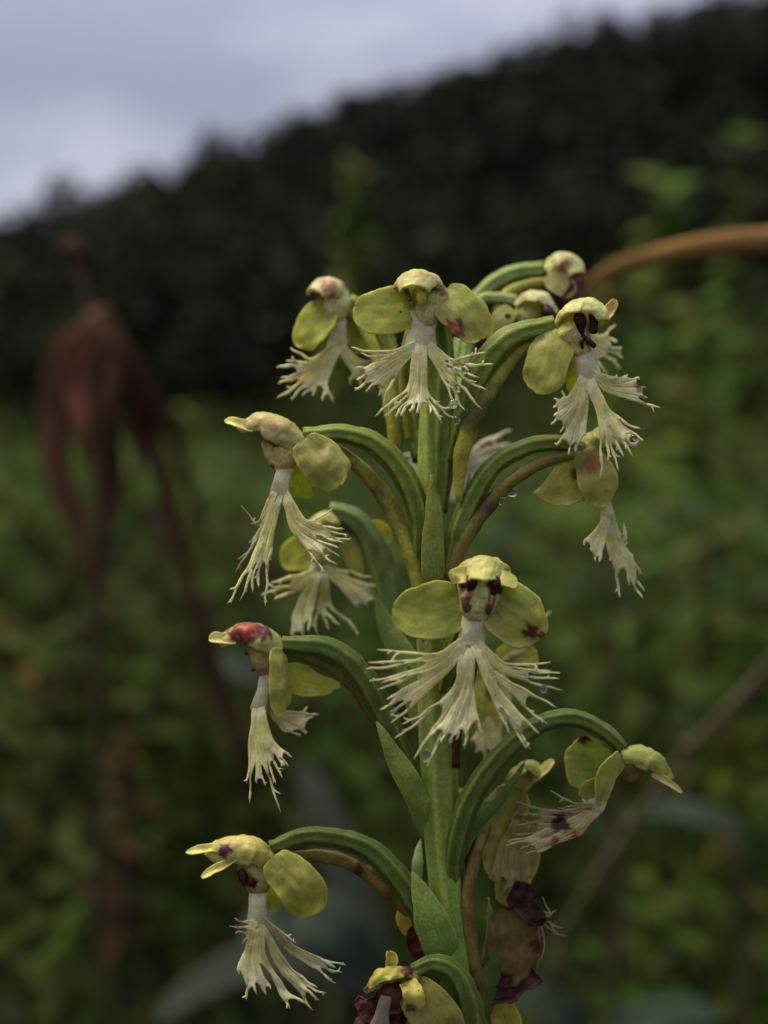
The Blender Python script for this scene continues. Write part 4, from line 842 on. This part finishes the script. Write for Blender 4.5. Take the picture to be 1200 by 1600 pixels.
c = column(f, [(620, 1540, 60), (610, 1560, 66), (600, 1580, 68)], [22, 22, 14], (.14, .04, .04), (.10, .025, .03))
mb = MB(); petal(mb, [(640, 1556, 56), (610, 1566, 64), (580, 1570, 66), (556, 1552, 64)], 24, (-.1, -.2, 1), ruffle=6, um=.5, wb=.6, c0=(.05, .016, .015), c1=(.065, .02, .02), edge=(.09, .035, .03)); mb.build('withered_petal', M_DARK, f)
mb = MB(); petal(mb, [(640, 1580, 50), (600, 1600, 58), (570, 1604, 58), (548, 1610, 56)], 24, (-.1, -.2, 1), ruffle=6, um=.5, wb=.6, c0=(.045, .014, .014), c1=(.055, .018, .018), edge=(.08, .03, .025)); mb.build('withered_petal', M_DARK, f)
lip(f, [(603, 1556, 86), (598, 1580, 90), (588, 1625, 92)], [8, 10, 16], [(((588, 1620, 92), 20, (586, 1650, 94), [(550, 1690, 100), (575, 1700, 100), (600, 1700, 100), (625, 1685, 100)]), dict(split=.8, seed=141, r=4))], cc=(.42, .34, .24))
sepal(f, [(640, 1540, 62), (664, 1568, 76), (685, 1600, 80), (700, 1650, 76)], 40, (.1, -.2, 1), um=.6, wb=.5, c0=(.26, .25, .08), c1=(.24, .24, .07), edge=(.3, .22, .1))

# ---- F15: dark withered flower, bottom right of the stem
f = flower((800, 1430, 0), 'dark maroon withered flower beside the stem at the lower right')
spur(f, [(762, 1290, -6), (746, 1330, 10), (732, 1390, 22), (736, 1460, 24), (746, 1540, 22), (748, 1620, 18)], [7, 10, 11, 11, 11, 9], (.20, .14, .06), (.15, .10, .045))
mb = MB(); petal(mb, [(805, 1425, 6), (800, 1460, 16), (795, 1500, 18), (780, 1545, 12)], 42, (.2, 0, 1), um=.5, wb=.5, ruffle=4, c0=(.17, .12, .055), c1=(.18, .12, .05), edge=(.10, .03, .03), stains=[((780, 1545, 0), 32, (.05, .012, .016)), ((838, 1480, 0), 14, (.10, .02, .02))]); mb.build('withered_petal', M_PETAL, f)
mb = MB(); petal(mb, [(800, 1392, 10), (820, 1404, 16), (838, 1424, 18), (856, 1440, 14)], 19, (.2, -.3, 1), um=.45, wb=.6, ruffle=5, c0=(.022, .007, .007), c1=(.018, .006, .006), edge=(.035, .011, .010)); mb.build('withered_petal', M_DARK, f)
mb = MB(); petal(mb, [(838, 1520, 6), (805, 1540, 14), (775, 1550, 16), (742, 1552, 12)], 24, (.0, -.3, 1), um=.45, wb=.5, ruffle=5, c0=(.022, .007, .007), c1=(.018, .006, .006), edge=(.035, .011, .010)); mb.build('withered_petal', M_DARK, f)
sepal(f, [(775, 1545, 0), (780, 1570, 6), (792, 1595, 8), (808, 1640, 6)], 20, (.1, 0, 1), um=.5, wb=.5, c0=(.30, .26, .07), c1=(.34, .29, .08))
lip(f, [(825, 1420, 0), (835, 1428, 0), (842, 1436, 0)], [8, 9, 10], [
    (((838, 1428, 0), 14, (852, 1440, 0), [(848, 1404, -4), (866, 1422, -4), (884, 1462, -4), (862, 1458, -2), (848, 1500, -4), (842, 1512, -2)]), dict(split=.42, seed=151, r=3.6, cw=(.3, .2, .14), cy=(.4, .32, .18), ct=(.44, .36, .24)))])
mb = MB(); petal(mb, [(655, 1500, -10), (648, 1480, -14), (646, 1462, -16), (644, 1446, -18)], 11, (0, 0, 1), ruffle=3, c0=(.06, .014, .012), c1=(.07, .016, .014), edge=(.07, .02, .018)); o = mb.build('withered_bud', M_DARK, plant)
mb = MB(); petal(mb, [(642, 1462, -20), (634, 1446, -22), (630, 1432, -22), (630, 1416, -22)], 12, (0, 0, 1), ruffle=1, c0=(.34, .32, .07), c1=(.38, .34, .08)); mb.build('withered_bud', M_PETAL, plant)

# ---- F16: flower on the far side of the stem, only its white fringe shows
f = flower((712, 740, -200), 'flower on the far side of the stem showing only its white fringe')
ovary(f, [(676, 880, -60), (684, 800, -130), (696, 720, -180), (708, 690, -195)], [10, 13, 13, 10])
h = hood(f, [(708, 690, -198), (712, 668, -215), (708, 660, -240), (704, 672, -260)], [10, 22, 22, 12], (0, 1, 0), arc=88)
lip(f, [(706, 690, -205), (712, 712, -205), (720, 730, -205)], [12, 12, 14], [
    (((724, 728, -205), 16, (756, 708, -210), [(800, 672, -216), (798, 692, -216), (822, 702, -214), (796, 716, -212)]), dict(split=[.5, .5, .6], cw=(.8, .77, .6), cy=(.8, .76, .58), ct=(.84, .8, .62), seed=161, r=6)),
    (((722, 736, -205), 20, (745, 740, -208), [(778, 742, -212), (776, 756, -212), (765, 765, -210)]), dict(split=.92, cw=(.8, .77, .6), cy=(.8, .76, .58), ct=(.84, .8, .62), seed=162, r=5)),
    (((715, 742, -204), 16, (718, 762, -205), [(735, 782, -206), (720, 790, -206), (704, 786, -206)]), dict(split=.9, cw=(.8, .77, .6), cy=(.8, .76, .58), ct=(.84, .8, .62), seed=163, r=5)),
    (((706, 736, -204), 16, (670, 730, -206), [(628, 712, -210), (624, 728, -210), (634, 752, -208), (650, 762, -206)]), dict(split=.8, cw=(.8, .77, .6), cy=(.8, .76, .58), ct=(.84, .8, .62), seed=164, r=5))])

# ---- rain drops hanging in the fringes
def drop(x, y, z, r, label):
    me = bpy.data.meshes.new('water_drop'); v, fc = [], []; nu, nv = 10, 14
    for i in range(1, nu):
        a = math.pi * i / nu
        for j in range(nv):
            b6 = 2 * math.pi * j / nv; k = 1 + .12 * math.cos(a)
            v.append((math.sin(a) * math.cos(b6) * r * S / k, math.sin(a) * math.sin(b6) * r * S / k, math.cos(a) * r * S * 1.1))
    tpi = len(v); v += [(0, 0, r * S * 1.12), (0, 0, -r * S * 1.1)]
    for i in range(nu - 2):
        for j in range(nv):
            a = i * nv + j; b6 = i * nv + (j + 1) % nv; fc.append((a, a + nv, b6 + nv, b6))
    for j in range(nv):
        fc.append((tpi, j, (j + 1) % nv)); fc.append((tpi + 1, (nu - 2) * nv + (j + 1) % nv, (nu - 2) * nv + j))
    me.from_pydata(v, [], fc); me.update(); me.polygons.foreach_set('use_smooth', [True] * len(me.polygons)); me.materials.append(M_WATER)
    o = bpy.data.objects.new('water_drop', me); col.objects.link(o); o.location = P((x, y, z)); tag(o, label, 'water drop', 'rain drops on the orchid')
for a in ((704, 570, 98, 5.5, 'clear water drop on the right fringe of the topmost front flower'),
          (727, 577, 100, 5, 'small water drop under the outer right fringe of the topmost front flower'),
          (708, 631, 92, 6, 'water drop on the inner right fringe of the topmost front flower'),
          (713, 656, 92, 5, 'water drop at the lower right fringe tip of the topmost front flower'),
          (990, 686, 90, 6, 'water drop in the curled middle fringe of the upper right flower'),
          (786, 783, 40, 5.5, 'nearer bright drop under the right hand arching ovary'),
          (801, 769, 20, 6, 'blurred bright drop just above another under the right hand arching ovary'),
          (769, 1064, 140, 6, 'water drop on the right lip lobe of the large front flower'),
          (850, 1076, 146, 5, 'small water drop near the right fringe tips of the large front flower'),
          (667, 1178, 162, 5.5, 'water drop on the longest middle fringe of the large front flower'),
          (663, 1000, 112, 4, 'tiny water drop under the left sepal of the large front flower'),
          (912, 780, 34, 4, 'tiny drop between the two sepals of the right hand flower'),
          (812, 1385, 10, 6, 'water drop on the withering yellow flower beside the stem')):
    drop(a[0], a[1], a[2] + 2, a[3] * 1.12, a[4])
